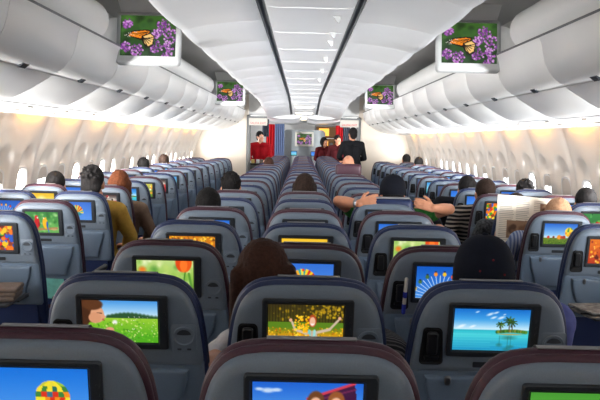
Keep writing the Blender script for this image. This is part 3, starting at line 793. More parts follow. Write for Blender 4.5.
def droop(y): return .22 * (max(0, y - 14.5) / 4.1) ** 1.3
def shell():
    M = MT
    mb = MB(); mb.box((0, 11, -.02), (5.2, 30, .04)); tag(mb.build('floor', M['carpet'], smooth=0), kind='structure')
    # ceiling
    mb = MB()
    seams = [YA] + [4.2 + 1.1 * k for k in range(-6, 14)]
    seams = [s for s in seams if s < 18.5] + [18.6]
    for sx in (-1, 1):
        pr = [(.305, 2.335), (.33, 2.322), (.42, 2.318), (.54, 2.304), (.66, 2.287), (.76, 2.262), (.80, 2.252), (.822, 2.258), (.83, 2.285)]
        for i in range(len(seams) - 1):
            a, b = seams[i], seams[i + 1]
            rings = []
            for k in range(9):
                f = k / 8; y = a + .002 + (b - a - .004) * f
                dz = -.010 * math.sin(math.pi * f) + (.003 if k in (0, 8) else 0)
                dz -= droop(y); rings.append([(sx * x, y, z + dz) for x, z in pr] + [(sx * .815, y, 2.40), (sx * .305, y, 2.40)])
            mb.loft(rings, 0)
        mb.loft([[(sx * x, y, z) for x, z in ((.81, 2.39), (.84, 2.50), (1.05, 2.56), (1.62, 2.56), (1.66, 2.3), (1.70, 2.3), (1.70, 2.6), (.75, 2.6))] for y in (YA, 18.62)], 1)
    for i in range(len(seams) - 1):
        a, b = seams[i], seams[i + 1]
        mb.loft([[(-.255, y, 2.335 - droop(y)), (-.2, y, 2.328 - droop(y)), (.2, y, 2.328 - droop(y)), (.255, y, 2.335 - droop(y)), (.255, y, 2.40), (-.255, y, 2.40)] for y in (a + .003, (a + b) / 2)], 0)
        mb.loft([[(-.255, y, 2.334 - droop(y)), (-.2, y, 2.3255 - droop(y)), (.2, y, 2.3255 - droop(y)), (.255, y, 2.334 - droop(y)), (.255, y, 2.40), (-.255, y, 2.40)] for y in ((a + b) / 2, b - .003)], 0)
    mb.box((0, 8, 2.42), (1.6, 21.6, .03), 2)
    tag(mb.build('ceiling', smooth=40, mats=[M['ceil'], M['cove'], M['slot']]), kind='structure')
    for i, sx in enumerate((-1, 1)):
        mb = MB()
        for xx, ww, z0, hh in ((.262, .010, 2.345, .02), (.300, .008, 2.345, .02), (.281, .03, 2.352, .012)):
            mb.loft([[(sx * xx + qx * ww / 2, y, z0 - droop(y) + qz * hh / 2) for qx, qz in ((-1, -1), (1, -1), (1, 1), (-1, 1))] for y in [YA, 14.5] + [14.5 + .41 * q for q in range(1, 11)]])
        tag(mb.build('trim_%d' % (1 + i), M['slot'], smooth=0), kind='structure')
    # small hooks on the centre panel
    for k, (d, dy) in enumerate(((5.0, 0), (5.75, 0), (6.25, 0), (7.5, 0), (8.8, 0), (10.2, 0))):
        mb = MB(); mb.loft([[(-.022, 0, 0), (.022, 0, 0), (.022, .05, 0), (-.022, .05, 0)], [(.004, .02, -.036), (.018, .02, -.036), (.018, .034, -.036), (.004, .034, -.036)]])
        o = mb.build('ceiling_hook', M['monitor'], smooth=30); o.location = (.165, d, 2.322)
        tag(o, 'small white hook under the centre ceiling panel, %s' % (ORD[k + 1] + (' the camera' if k == 0 else ' from the camera')), 'hook', 'small hooks on the ceiling')
    # aft end behind the camera
    mb = MB(); mb.box((0, YA - .03, 1.3), (5.3, .06, 2.7)); tag(mb.build('wall_back', M['cream'], smooth=0), kind='structure')
    # lights in the far ceiling
    for k, y in enumerate((16.6, 17.9)):
        r = empty('ceiling_light', (0, y, 2.318 - droop(y))); tag(r, 'small warm ceiling light in the far centre panel, %s one' % ('nearer' if k == 0 else 'farther'), 'ceiling light', 'far ceiling lights')
        mb = MB(); mb.rbox((0, 0, 0), (.40, .5, .02), .008); mb.build('light_frame', M['frame'], r)
        mb = MB(); mb.box((0, 0, -.012), (.34, .42, .006)); mb.build('diffuser', M['lampw'], r, smooth=0)

def front():
    M = MT
    YP = 18.65
    for side, sx in (('left', -1), ('right', 1)):
        mb = MB(); mb.loft([[(sx * 1.25, y, 0), (sx * 2.56, y, 0), (sx * 2.56, y, 1.62), (sx * 2.3, y, 2.02), (sx * 1.9, y, 2.25), (sx * 1.68, y, 2.6), (sx * 1.25, y, 2.6)] for y in (YP, YP + .06)])
        tag(mb.build('wall_partition_' + side, M['cream'], smooth=0), kind='structure')
        mb = MB(); mb.rbox((sx * 1.245, YP + .0, 1.05), (.09, .14, 2.1), .03)
        o = mb.build('trim_%d' % (30 if sx < 0 else 31), M['post']); tag(o, kind='structure')
        mb = MB(); mb.box((sx * 2.0, YP - .04, .35), (.62, .02, .7)); o = mb.build('baseboard_front_' + side, M['post'], smooth=0); tag(o, kind='structure')
        # beam across the aisle and the sign under it
        mb = MB(); mb.box((sx * 1.03, YP + .04, 2.37), (.5, .04, .46)); mb.box((sx * .85, YP - .02, 2.085), (.80, .05, .03), 1)
        o = mb.build('trim_%d' % (32 if sx < 0 else 33), smooth=0, mats=[M['cove'] if 0 else M['white'], M['white']]); tag(o, kind='structure')
        # bright side wall by the forward doors
        mb = MB(); mb.loft([[(sx * x, y, z) for x, z in ((2.32, 0), (2.46, .8), (2.4, 1.4), (2.15, 1.8), (1.7, 2.12), (1.75, 2.16), (2.3, 1.85), (2.52, 1.4), (2.56, .8), (2.4, 0))] for y in (YP + .07, 25.6)])
        tag(mb.build('wall_front_' + side, M['white'], smooth=60), kind='structure')
        r = bpy.data.objects.new('door_%d' % (1 if sx < 0 else 2), None); link(r); r.location = (sx * 2.36, 20.3, 0); tag(r, kind='structure')
        mb = MB(); mb.rbox((0, 0, 1.0), (.06, 1.05, 1.9), .03); mb.build('door_panel', M['frame'], r)
        mb = MB(); mb.rbox((-sx * .035, 0, 1.35), (.02, .24, .34), .008); mb.build('pane', M['paneL'], r)
        mb = MB(); mb.rbox((-sx * .06, -.2, .95), (.05, .3, .06), .02); mb.build('handle', M['post'], r)
        L = bpy.data.lights.new('door_fill_light', 'AREA'); L.shape = 'RECTANGLE'; L.size = .24; L.size_y = .34; L.energy = 130  # extra lamp added at the door pane to brighten the far end
        lo = bpy.data.objects.new('door_fill_light', L); link(lo); lo.location = (sx * 2.30, 20.3, 1.35); lo.rotation_euler = V3(-sx, .6, .2).to_track_quat('-Z', 'Y').to_euler()
        # curtains
        def curtain(name, x0, x1, y, z0, z1, m, label, folds=6, amp=.03, tie=False):
            mb = MB(); rings = []
            nz = 14
            for k in range(nz + 1):
                f = k / nz; z = z1 + (z0 - z1) * f
                pin = 1 - .45 * math.exp(-((f - .62) / .16) ** 2) if tie else 1
                c = (x0 + x1) / 2; hw = (x1 - x0) / 2 * pin
                front_ = [(c - hw + 2 * hw * j / 48, y + amp * math.sin(j / 48 * folds * 2 * math.pi) * (.6 + .4 * f), z) for j in range(49)]
                rings.append(front_ + [(a, b + .012, c_) for a, b, c_ in reversed(front_)])
            mb.loft(rings); o = mb.build(name, m, smooth=60); tag(o, label, 'curtain')
            return o
        if sx < 0:
            curtain('aisle_curtain', -1.02, -.86, 20.4, 1.62, 2.06, M['greycur'], 'dark grey gathered curtain hanging beside the left aisle attendant', 4, .03, False)
            curtain('galley_curtain', -.99, -.74, 21.9, .1, 1.96, M['redcur'], 'red curtain beside the blue curtain left of the divider', 4)
            curtain('galley_curtain', -.76, -.50, 21.7, .1, 1.97, M['bluecur'], 'blue pleated curtain left of the grey divider', 5)
        else:
            curtain('aisle_curtain', 1.0, 1.18, 20.9, 1.50, 2.06, M['greycur'], 'dark grey gathered curtain hanging beside the man in black', 4, .03, False)
            curtain('galley_curtain', .86, 1.12, 21.9, .1, 1.96, M['redcur'], 'red curtain behind the crew in the right aisle', 4)
        # exit sign
        r = empty('exit_sign', (sx * 1.03, YP - .06, 1.95)); tag(r, 'white hanging sign with red letters above the %s aisle' % side, 'sign', 'exit signs above the aisles')
        mb = MB(); mb.rbox((0, 0, 0), (.42, .07, .17), .02); mb.build('sign_box', M['signw'], r)
        mb = MB(); mb.box((0, 0, .10), (.40, .05, .035)); mb.build('bracket', M['slot'], r, smooth=0)
        cu = bpy.data.curves.new('letters', 'FONT'); cu.body = 'SALIDA EXIT'; cu.size = .062; cu.align_x = 'CENTER'; cu.align_y = 'CENTER'; cu.extrude = .002
        to = bpy.data.objects.new('tmp', cu); link(to); bpy.context.view_layer.update()
        me = bpy.data.meshes.new_from_object(to.evaluated_get(bpy.context.evaluated_depsgraph_get())); bpy.data.objects.remove(to)
        me.materials.clear(); me.materials.append(M['signr'])
        t = obj('lettering', me, None, r); t.location = (0, -.037, -.035); t.rotation_euler = (R(90), 0, 0); t['label'] = 'red letters'
    # lower ceiling over the doors
    mb = MB()
    for sx in (-1, 1):
        for a, b in ((18.75, 20.0), (20.05, 21.3), (21.35, 22.6), (22.65, 25.6)):
            rings = []
            for k in range(9):
                f = k / 8; y = a + (b - a) * f; dz = -.04 * math.sin(math.pi * f)
                rings.append([(sx * x, y, z + dz) for x, z in ((.10, 2.06), (.3, 2.03), (.6, 2.04), (.9, 2.09), (1.2, 2.12), (1.7, 2.14), (1.7, 2.24), (.10, 2.24))])
            mb.loft(rings)
    for a, b in ((18.75, 21.0), (21.05, 25.6)): mb.box((0, (a + b) / 2, 2.11), (.19, b - a, .06))
    tag(mb.build('ceiling_front', M['ceil'], smooth=50), kind='structure')
    for k, y in enumerate((19.4, 20.6)):
        r = empty('ceiling_light', (0, y, 2.075)); tag(r, 'warm square light in the low ceiling before the divider, %s' % ('nearer' if k == 0 else 'farther'), 'ceiling light', 'far ceiling lights')
        mb = MB(); mb.rbox((0, 0, 0), (.17, .34, .016), .006); mb.build('light_frame', M['frame'], r)
        mb = MB(); mb.box((0, 0, -.01), (.13, .28, .006)); mb.build('diffuser', M['lampw'], r, smooth=0)
    mb = MB(); mb.box((0, 25.65, 1.2), (5.3, .1, 2.6)); tag(mb.build('wall_front', M['white'], smooth=0), kind='structure')
    # divider with its monitor
    r = empty('bulkhead_divider', (.03, 22.4, 0)); tag(r, 'pale grey rounded divider panel with screen at the far end of the aisle', 'divider')
    mb = MB(); pts = []
    for x, z in [(-.58, 0), (.58, 0)]: pts.append((x, z))
    for cx, cz, a0 in ((.46, 1.72, 0), (-.46, 1.72, 90)):
        for k in range(7): a = R(a0 + 90 * k / 6); pts.append((cx + .11 * math.cos(a), cz + .11 * math.sin(a)))
    mb.loft([[(x * q, y, z) for x, z in pts] for y, q in ((-.04, .97), (-.03, 1), (.03, 1), (.04, .97))]); mb.build('panel', mat('divider_grey', (146, 153, 156), .5, .3), r, smooth=30)
    mb = MB(); mb.rbox((0, 0, 0), (.50, .06, .40), .02); h = mb.build('monitor_housing', M['signw'], r); h.location = (0, -.07, 1.58)
    s = obj('screen', pic_mesh('butterfly', .40, .29, pic_butterfly), M['screen'], h); s.location = (0, -.0315, 0)
    for k, x in enumerate((-.26, .27)):
        r = empty('reading_screen', (x + .02, 21.75, 0)); tag(r, 'small blue screen on a stalk before the divider, %s one' % ('left' if k == 0 else 'right'), 'screen', 'small screens at the far end')
        mb = MB(); mb.tube([(0, .02, 0), (0, .02, 1.14)], .018); mb.build('stalk', M['post'], r)
        mb = MB(); mb.rbox((0, 0, 1.20), (.17, .03, .13), .01); mb.build('housing', M['dark'], r)
        s = obj('display', pic_mesh('cyan' if k == 0 else 'sky', .14, .10, pic_cyan if k == 0 else pic_sky), M['screen'], r); s.location = (0, -.017, 1.20)
    # galley unit with lit shelves on the right
    r = empty('galley_unit', (.78, 24.4, 0)); tag(r, 'warmly lit galley shelves beyond the divider on the right', 'galley')
    mb = MB(); mb.box((-.42, 0, 1.0), (.04, .5, 2.0)); mb.box((.42, 0, 1.0), (.04, .5, 2.0)); mb.box((0, 0, .45), (.8, .5, .9)); mb.box((0, .23, 1.45), (.8, .04, 1.1), 1); mb.box((0, 0, 1.98), (.8, .5, .04))
    mb.build('cabinet', smooth=0, mats=[M['post'], mat('galley_wood', (120, 84, 44), .5, .3)], parent=r)
    for z in (1.3, 1.62): mb = MB(); mb.box((0, 0, z), (.8, .44, .02)); mb.build('shelf', M['frame'], r, smooth=0)
    mb = MB(); mb.box((-.16, .2, 1.80), (.30, .02, .22)); mb.box((-.16, .2, 1.47), (.26, .02, .14)); mb.build('lamp_panel', M['galley'], r, smooth=0)
    for k, x in enumerate((-.2, .05, .25)):
        o = MB().rbox((0, 0, .09), (.1, .1, .18), .02).build('galley_box', M['post']); o.location = (.78 + x, 24.3, 1.31); tag(o, 'grey container on the lit galley shelf, %s' % ('leftmost', 'middle', 'rightmost')[k], 'container', 'galley containers')

def monitors():
    M = MT
    for side, sx in (('left', -1), ('right', 1)):
        for k, (y, z) in enumerate(((5.78, 2.262), (12.3, 2.25))):
            r = empty('overhead_monitor', (sx * 1.12, y, z)); r.rotation_euler = (R(-8), 0, 0)
            tag(r, 'white overhead monitor showing a butterfly on flowers, %s on the %s' % ('nearer one' if k == 0 else 'farther one', side), 'monitor', 'overhead monitors')
            mb = MB(); mb.rbox((0, .05, .0), (.45, .09, .37), .025, seg=4); h = mb.build('housing', M['monitor'], r)
            mb = MB(); mb.rbox((0, .11, .02), (.38, .05, .28), .02); mb.build('back_cover', M['white'], r)
            mb = MB(); mb.loft([[(q * (.20 + .03 * i), .06 + d, .17 + .10 * i) for q, d in ((-1, 0), (1, 0), (1, .14), (-1, .14))] for i in range(4)]); mb.build('mount', M['white'], r, smooth=30)
            s = obj('screen', pic_mesh('butterfly', .385, .285, pic_butterfly), M['screen'], r); s.location = (0, .0025, .012)
# ------------------------------------------------------------------ people
def fuse(mb, voxel, name, it=4):
    """join overlapping closed shapes into one continuous smooth surface"""
    me = mb.mesh(name + '_raw', 0); o = bpy.data.objects.new('tmp', me); link(o)
    m = o.modifiers.new('r', 'REMESH'); m.mode = 'VOXEL'; m.voxel_size = voxel
    s = o.modifiers.new('s', 'SMOOTH'); s.factor = .5; s.iterations = it
    dg = bpy.context.evaluated_depsgraph_get(); dg.update()
    r = bpy.data.meshes.new_from_object(o.evaluated_get(dg))
    bpy.data.objects.remove(o); bpy.data.meshes.remove(me)
    r.name = name
    for p in r.polygons: p.use_smooth = True
    return r

def V(*a): return Vector(a)
def lean(p, k): return V(p[0] + k * max(0, (p[2] - .56)) / .66, p[1], p[2])

def hand(mb, W, d, n, side, curl=.5, s=1.0):
    """palm, four fingers of different lengths and a thumb; n = back of the hand"""
    d = d.normalized(); n = (n - d * n.dot(d)).normalized(); l = d.cross(n) * side   # l points to the thumb side
    for k in (-.026, -.009, .009, .026):
        mb.capsule(W + l * k * .6 * s, .017 * s, W + d * .075 * s + l * k * s, .0125 * s, n=10, k=3)
    for k, L, a in ((.030, .068, 0), (.010, .078, .02), (-.010, .072, .05), (-.029, .056, .1)):
        p = W + d * .080 * s + l * k * s; dd = (d + l * k * 2.2).normalized(); q = p
        for j, f in enumerate((.45, .32, .23)):
            ang = curl * (.5 + j * .6) + a
            v = dd * math.cos(ang) - n * math.sin(ang)
            e = q + v * L * f * s; mb.capsule(q, (.0098 - j * .0009) * s, e, (.0092 - j * .0009) * s, n=8, k=3); q = e
    p = W + d * .022 * s + l * .024 * s
    q = p + (l * .75 + d * .6 - n * .15).normalized() * .040 * s; mb.capsule(p, .014 * s, q, .0115 * s, n=8, k=3)
    e = q + (l * .35 + d * .85 - n * .3).normalized() * .034 * s; mb.capsule(q, .0112 * s, e, .0092 * s, n=8, k=3)

def head_shapes(mb, H, Q):
    T = lambda x, y, z: H + Q @ V(x, y, z)
    mb.ell(T(0, -.012, .03), (.076, .096, .096), M=Q); mb.ell(T(0, .018, -.03), (.062, .074, .095), M=Q)
    mb.capsule(T(-.018, .068, -.098), .024, T(.018, .068, -.098), .024); mb.capsule(T(-.04, .03, -.08), .03, T(.04, .03, -.08), .03)
    mb.capsule(T(0, .086, .012), .010, T(0, .108, -.026), .014); mb.capsule(T(-.012, .094, -.032), .010, T(.012, .094, -.032), .010)
    mb.capsule(T(-.045, .070, .026), .012, T(.045, .070, .026), .012); mb.capsule(T(-.018, .086, -.064), .010, T(.018, .086, -.064), .010)
    for s in (-1, 1):
        mb.ell(T(s * .079, -.008, -.012), (.011, .022, .034), M=Q); mb.capsule(T(s * .042, .056, -.028), .022, T(s * .035, .062, -.04), .02)
def eyes(parent, H, Q):
    for s in (-1, 1):
        c = H + Q @ V(s * .030, .0765, .004)
        mb = MB(); mb.ell(c, (.0135, .0135, .0135)); e = mb.build('eye', MT['eye'], parent)
        mb = MB(); mb.ell(c + Q @ V(0, .0105, 0), (.006, .005, .006), n=10, k=6); mb.build('iris', MT['iris'], e)
def hair_mesh(H, Q, style, name):
    T = lambda x, y, z: H + Q @ V(x, y, z)
    mb = MB()
    if style == 'under':
        mb.ell(T(0, -.052, -.014), (.079, .056, .088), M=Q)
        me = fuse(mb, .007, name, 2); return me
    mb.ell(T(0, -.024, .045), (.087, .104, .102), M=Q); mb.ell(T(0, -.058, -.012), (.078, .055, .088), M=Q)
    if style in ('bob', 'long'):
        mb.ell(T(0, -.04, .0), (.098, .095, .125), M=Q)
        for s in (-1, 1): mb.capsule(T(s * .078, -.01, .03), .03, T(s * .085, .0, -.12), .026)
    if style == 'long':
        for i in range(9):
            x = -.084 + .021 * i
            mb.capsule(T(x * .9, -.075, .03), .034, T(x * 1.15, -.085 + .01 * abs(i - 4), -.34 + .012 * abs(i - 4)), .028)
        for s in (-1, 1): mb.capsule(T(s * .085, -.03, 0), .03, T(s * .105, -.02, -.26), .028)
    if style == 'bun':
        mb.ell(T(0, -.125, .03), (.042, .036, .042), M=Q)
    rnd = random.Random(hash(name) % 99)
    if style in ('messy',):
        for i in range(40):
            a = rnd.uniform(0, 6.28); b = rnd.uniform(.1, 1.3)
            d = V(math.cos(a) * math.cos(b), math.sin(a) * math.cos(b) * .9 - .2, math.sin(b))
            p = V(0, -.024, .04) + V(d.x * .078, d.y * .096, d.z * .094); mb.capsule(T(*p), .016, T(*(p + d * .014 + V(0, -.006, 0))), .008, n=8, k=3)
    me = fuse(mb, .007, name, 2)
    for v in me.vertices:
        n_ = noise.noise(v.co * 38 + Vector((1.3, 7, 2))) * .5 + noise.noise(V(v.co.x * 150, v.co.y * 60, v.co.z * 20)) * .8
        v.co += v.normal * .004 * n_
    return me
def cap_mesh(H, Q):
    T = lambda x, y, z: H + Q @ V(x, y, z)
    mb = MB(); rings = []
    for k in range(10):
        t = k / 9 * math.pi / 2
        r, z = math.cos(t), math.sin(t)
        rings.append([T(.098 * r ** .8 * math.cos(a), -.016 + .118 * r ** .8 * math.sin(a), .02 + .122 * z) for a in [2 * math.pi * j / 36 for j in range(36)]])
    rings = [[T(.099 * math.cos(a), -.016 + .119 * math.sin(a), -.012) for a in [2 * math.pi * j / 36 for j in range(36)]]] + rings
    mb.loft(rings)
    mb.ell(T(0, -.016, .142), (.011, .011, .006), M=Q, n=10, k=6)
    cap = mb
    b = MB(); rings = []
    for off in (0, .006):
        ring_ = [T(.08 * math.cos(R(a)), -.012 + .10 * math.sin(R(a)), .012 + off) for a in range(20, 161, 10)] + [T(.075 * math.cos(R(a)), .05 + .115 * math.sin(R(a)) , -.002 + off) for a in range(160, 19, -10)]
        rings.append(ring_)
    b.loft(rings)
    return cap, b

DEF = dict(pelvis=(0, .44, .56), waist=(0, .355, .72), chest=(0, .315, .90), neck=(0, .285, 1.07), head=(0, .285, 1.205),
           sL=(-.175, .30, 1.00), eL=(-.225, .42, .75), wL=(-.12, .64, .68), sR=(.175, .30, 1.00), eR=(.225, .42, .75), wR=(.12, .64, .68),
           hL=(-.09, .45, .54), kL=(-.10, .80, .57), aL=(-.10, .80, .12), hR=(.09, .45, .54), kR=(.10, .80, .57), aR=(.10, .80, .12),
           dL=(.6, .8, -.1), dR=(-.6, .8, -.1), nL=(0, .1, 1), nR=(0, .1, 1), curl=.45, yaw=0, pitch=0, tilt=0, foot=(0, 1, 0))
STAND = dict(DEF, pelvis=(0, 0, .95), waist=(0, .0, 1.10), chest=(0, .0, 1.28), neck=(0, -.01, 1.47), head=(0, .01, 1.61), sL=(-.185, 0, 1.40), eL=(-.24, -.02, 1.12), wL=(-.2, .16, 1.0), sR=(.185, 0, 1.40), eR=(.24, -.02, 1.12), wR=(.2, .16, 1.0),
             hL=(-.09, 0, .92), kL=(-.10, .02, .50), aL=(-.10, 0, .09), hR=(.09, 0, .92), kR=(.10, .02, .50), aR=(.10, 0, .09), dL=(.2, .9, -.2), dR=(-.2, .9, -.2))
PROTO = {}
def meshes(J, key, hairstyle='short', voxel=.008, sleeves='long'):
    k = (key, hairstyle, sleeves)
    if k in PROTO: return PROTO[k]
    g = lambda n: Vector(J[n])
    Q = Matrix.Rotation(R(J['yaw']), 3, 'Z') @ Matrix.Rotation(R(J['tilt']), 3, 'Y') @ Matrix.Rotation(R(J['pitch']), 3, 'X')
    up = (g('neck') - g('pelvis')).normalized()
    def torso(mb, e):
        for s in (-1, 1):
            mb.capsule(g('pelvis') + V(s * .075, 0, 0), .115 + e, g('waist') + V(s * .055, 0, 0), .098 + e)
            mb.capsule(g('waist') + V(s * .055, 0, 0), .098 + e, g('chest') + V(s * .075, .005, 0), .105 + e)
            mb.capsule(g('chest') + V(s * .075, .005, 0), .105 + e, g('sL' if s < 0 else 'sR') * .72 + g('neck') * .28 + V(0, 0, -.05), .062 + e)
        for s in 'LR': mb.capsule(g('s' + s), .060 + e, g('neck') + V(0, 0, -.03), .048 + e)
    def arm(mb, s, e, upto=1.0, cut=None):
        S, E, W = g('s' + s), g('e' + s), g('w' + s)
        mb.capsule(S, .058 + e, S.lerp(E, .5), .049 + e)
        if upto > 0: mb.capsule(S.lerp(E, .5), .049 + e, E, .041 + e)
        if upto > 0:
            mb.capsule(E, .041 + e, E.lerp(W, .35), .041 + e); mb.capsule(E.lerp(W, .35), .041 + e, E.lerp(W, upto), .027 + e + (1 - upto) * .01)
    def leg(mb, s, e, upto=1.0):
        H_, K, A = g('h' + s), g('k' + s), g('a' + s)
        mb.capsule(H_, .088 + e, K, .056 + e); mb.capsule(K, .056 + e, K.lerp(A, .35), .057 + e); mb.capsule(K.lerp(A, .35), .057 + e, K.lerp(A, upto), .038 + e)
    mb = MB(); torso(mb, 0)
    mb.capsule(g('neck') - V(0, -.01, .03), .050, g('head') + Q @ V(0, -.015, -.04), .052)
    for s in 'LR':
        arm(mb, s, 0); leg(mb, s, 0)
        W = g('w' + s); hand(mb, W, Vector(J['d' + s]), Vector(J['n' + s]), -1 if s == 'L' else 1, J['curl'])
        A = g('a' + s); mb.capsule(A + V(0, -.03, -.05), .034, A + Vector(J['foot']) * .15 + V(0, 0, -.06), .028)
    head_shapes(mb, g('head'), Q)
    out = {'Q': Q, 'H': g('head')}
    out['body'] = fuse(mb, voxel * .8, 'body_' + key, 3)
    mb = MB(); torso(mb, .012)
    for s in 'LR': arm(mb, s, .012, {'long': .93, 'short': 0, 'rolled': .3}[sleeves])
    out['top'] = fuse(mb, voxel, 'top_' + key, 4)
    mb = MB()
    for s in 'LR': leg(mb, s, .012, .92); mb.capsule(g('pelvis') + V(-.07 if s == 'L' else .07, 0, -.02), .118, g('pelvis') + V(-.06 if s == 'L' else .06, 0, .06), .112)
    out['trousers'] = fuse(mb, voxel * 1.2, 'trousers_' + key, 3)
    mb = MB()
    F = Vector(J['foot'])
    for s in 'LR':
        A = g('a' + s); mb.capsule(A + V(0, 0, -.045) - F * .035, .043, A + F * .16 + V(0, 0, -.058), .036)
        mb.capsule(A + V(0, 0, .0), .044, A + V(0, 0, -.045), .044)
    out['shoes'] = fuse(mb, .01, 'shoes_' + key, 1)
    out['hair'] = hair_mesh(g('head'), Q, hairstyle, 'hair_%s_%s' % (key, hairstyle)) if hairstyle not in ('bald', None) else None
    PROTO[k] = out
    return out

def withmat(o, m):
    if len(o.data.materials) == 0: o.data.materials.append(m)
    o.material_slots[0].link = 'OBJECT'; o.material_slots[0].material = m
    return o
CLOTH = {}
def clothmat(c):
    if isinstance(c, bpy.types.Material): return c
    if c not in CLOTH: CLOTH[c] = mat('cloth_%d_%d_%d' % c, c, .85, .15, var=.12, vscale=40, bump=.25, bscale=250)
    return CLOTH[c]
def person(loc, label, J=DEF, key='seated', hairstyle='short', hair='hair_black', top=(60, 60, 66), legs=(40, 42, 50), skin='skin2', rz=0, scale=1.0, ry=0, sleeves='long', garment='shirt', cap=None, voxel=.009, group=None, shoes=(30, 28, 28)):
    me = meshes(J, key, hairstyle, voxel, sleeves)
    r = empty('person', loc, R(rz)); r.rotation_euler = (0, R(ry), R(rz)); r.scale = (scale,) * 3
    tag(r, label, 'person', group)
    b = withmat(obj('body', me['body'], None, r), MT[skin])
    withmat(obj(garment, me['top'], None, r), clothmat(top)); withmat(obj('trousers', me['trousers'], None, r), clothmat(legs)); withmat(obj('shoes', me['shoes'], None, r), clothmat(shoes))
    if me['hair'] is not None: withmat(obj('hair', me['hair'], None, r), MT[hair])
    eyes(r, me['H'], me['Q'])
    if cap:
        a, bm_ = cap_mesh(me['H'], me['Q'])
        c = a.build('cap', clothmat(cap), r); bm_.build('brim', clothmat(cap), c)
    return r, me

def people():
    sw = stripes('striped_knit', (26, 25, 27), (150, 140, 130), 9, 'Z', .9, 1.5, .62)
    pat = mat('patterned_jacket', (26, 28, 32), .85, .15, vscale=60, col2=(86, 88, 92))
    def seat_at(col, n, dx=0, dy=0, dz=0): return (COLX[col] + dx, rowy(n, col) + dy, dz)
    wide = dict(DEF, eL=(-.285, .36, .80), wL=(-.20, .60, .70), eR=(.285, .36, .80), wR=(.20, .60, .70), sL=(-.195, .29, 1.0), sR=(.195, .29, 1.0))
    # left block
    person(seat_at('LA', 6, .02, -.02), 'man with grey-black hair and mustard yellow jacket in left aisle column', wide, 'wide', 'messy', 'hair_grey', (176, 140, 62), rz=0, scale=1.000, garment='jacket', ry=1)
    person(seat_at('LA', 7, .02, 0, -.03), 'person with auburn hair and taupe brown jacket in left aisle column', wide, 'wide', 'bob', 'hair_red', (120, 98, 82), skin='skin1', scale=0.972, garment='jacket', ry=2)
    person(seat_at('LW', 7, .03, 0, -.03), 'person with black hair by the left windows behind yellow screen', DEF, 'seated', 'short', 'hair_black', (60, 62, 70), scale=0.954)
    person(seat_at('LW', 12, 0, 0), 'dark-haired person far along left windows, nearer of two heads', DEF, 'seated', 'short', 'hair_black', (70, 60, 60), scale=0.954)
    person(seat_at('LW', 14, 0, 0), 'dark-haired person far along left windows, farther of two heads', DEF, 'seated', 'short', 'hair_dark', (50, 60, 80), scale=0.963)
    # middle block
    person(seat_at('ML', 5, -.03, 0), 'dark-haired person in middle block left column, nearer head', DEF, 'seated', 'short', 'hair_black', (90, 84, 78), scale=0.935, ry=-1)
    person(seat_at('ML', 7, -.03, 0), 'dark-haired person in middle block left column before umbrella screen', DEF, 'seated', 'messy', 'hair_black', (56, 58, 66), scale=0.963, ry=-1)
    person(seat_at('ML', 15, 0, 0), 'brown-haired person far down the middle block left column', DEF, 'seated', 'short', 'hair_brown', (80, 50, 46), scale=0.944)
    person(seat_at('MC', 7, .0, 0), 'person with dark brown hair in middle block centre column', DEF, 'seated', 'bob', 'hair_dark', (80, 84, 100), scale=0.963)
    person(seat_at('MR', 12, .03, 0, .07), 'bald man far down the middle block right column', dict(DEF), 'seated', 'bald', None, (70, 66, 80), skin='skin2', scale=0.982)
    Jw = dict(DEF, head=(-.145, .26, 1.105), neck=(-.11, .275, .97), chest=(-.06, .31, .83), waist=(-.03, .36, .70), sL=(-.245, .30, .86), sR=(.06, .30, .92), eL=(-.31, .40, .70), wL=(-.285, .29, .90), eR=(.17, .42, .72), wR=(.08, .62, .69), dL=(.1, -.15, .9), nL=(-.8, -.5, 0), tilt=-4, curl=.9)
    Jw['eL'] = (-.305, .46, .80); Jw['wL'] = (-.30, .20, .86); Jw['dL'] = (-.05, -1, .12); Jw['nL'] = (-.1, .1, 1)
    person(seat_at('MC', 2, .0, 0), 'woman with long brown hair and white sleeve leaning left, centre column', Jw, 'woman', 'long', 'hair_brown', (206, 204, 208), skin='skin1', garment='blouse', voxel=.007)
    # man with hands behind the head
    Jc = dict(DEF, head=(.04, .27, 1.195), pitch=-6, neck=(.03, .28, 1.06), sL=(-.17, .30, 1.02), eL=(-.36, .16, 1.14), wL=(-.215, .02, 1.135), sR=(.22, .30, 1.02), eR=(.44, .16, 1.10), wR=(.30, .02, 1.115),
              dL=(.85, -.12, .30), nL=(-.3, -.9, .3), dR=(-.85, -.12, .30), nR=(.3, -.9, .3), curl=.6)
    rr, me = person(seat_at('MR', 6, .04, 0), 'man in dark cap and green shirt gripping headrest behind his head', Jc, 'cap_man', 'under', 'hair_black', (52, 120, 52), sleeves='short', cap=(15, 17, 26), voxel=.006)
    # his wrist watch
    W = empty('wrist_watch', (0, 0, 0)); E, Wp = Vector(Jc['eL']), Vector(Jc['wL']); d = (Wp - E).normalized()
    c = Vector(seat_at('MR', 6, .04, 0)) + E.lerp(Wp, .86); W.location = c; W.rotation_euler = d.to_track_quat('Z', 'Y').to_euler()
    tag(W, 'steel wrist watch on the left wrist of man in green shirt', 'watch')
    mb = MB(); n = 28
    mb.loft([[(r_ * math.cos(2 * math.pi * j / n), r_ * math.sin(2 * math.pi * j / n), z) for j in range(n)] for r_, z in ((.033, -.011), (.036, -.009), (.036, .009), (.033, .011))]); mb.build('strap', MT['metal'], W)
    Rm = Matrix.Rotation(R(0), 3, 'X')
    for nm, m, r0, hgt in (('case', 'metal', .019, .045), ('dial', 'signw', .015, .0475)):
        mb = MB(); mb.capsule((0, -.034, 0), .001, (0, -.035, 0), .001)
        mb = MB(); mb.loft([[(r0 * math.cos(2 * math.pi * j / n), y, r0 * math.sin(2 * math.pi * j / n)) for j in range(n)] for y in (-.033, -hgt)]); mb.build(nm, MT[m], W)
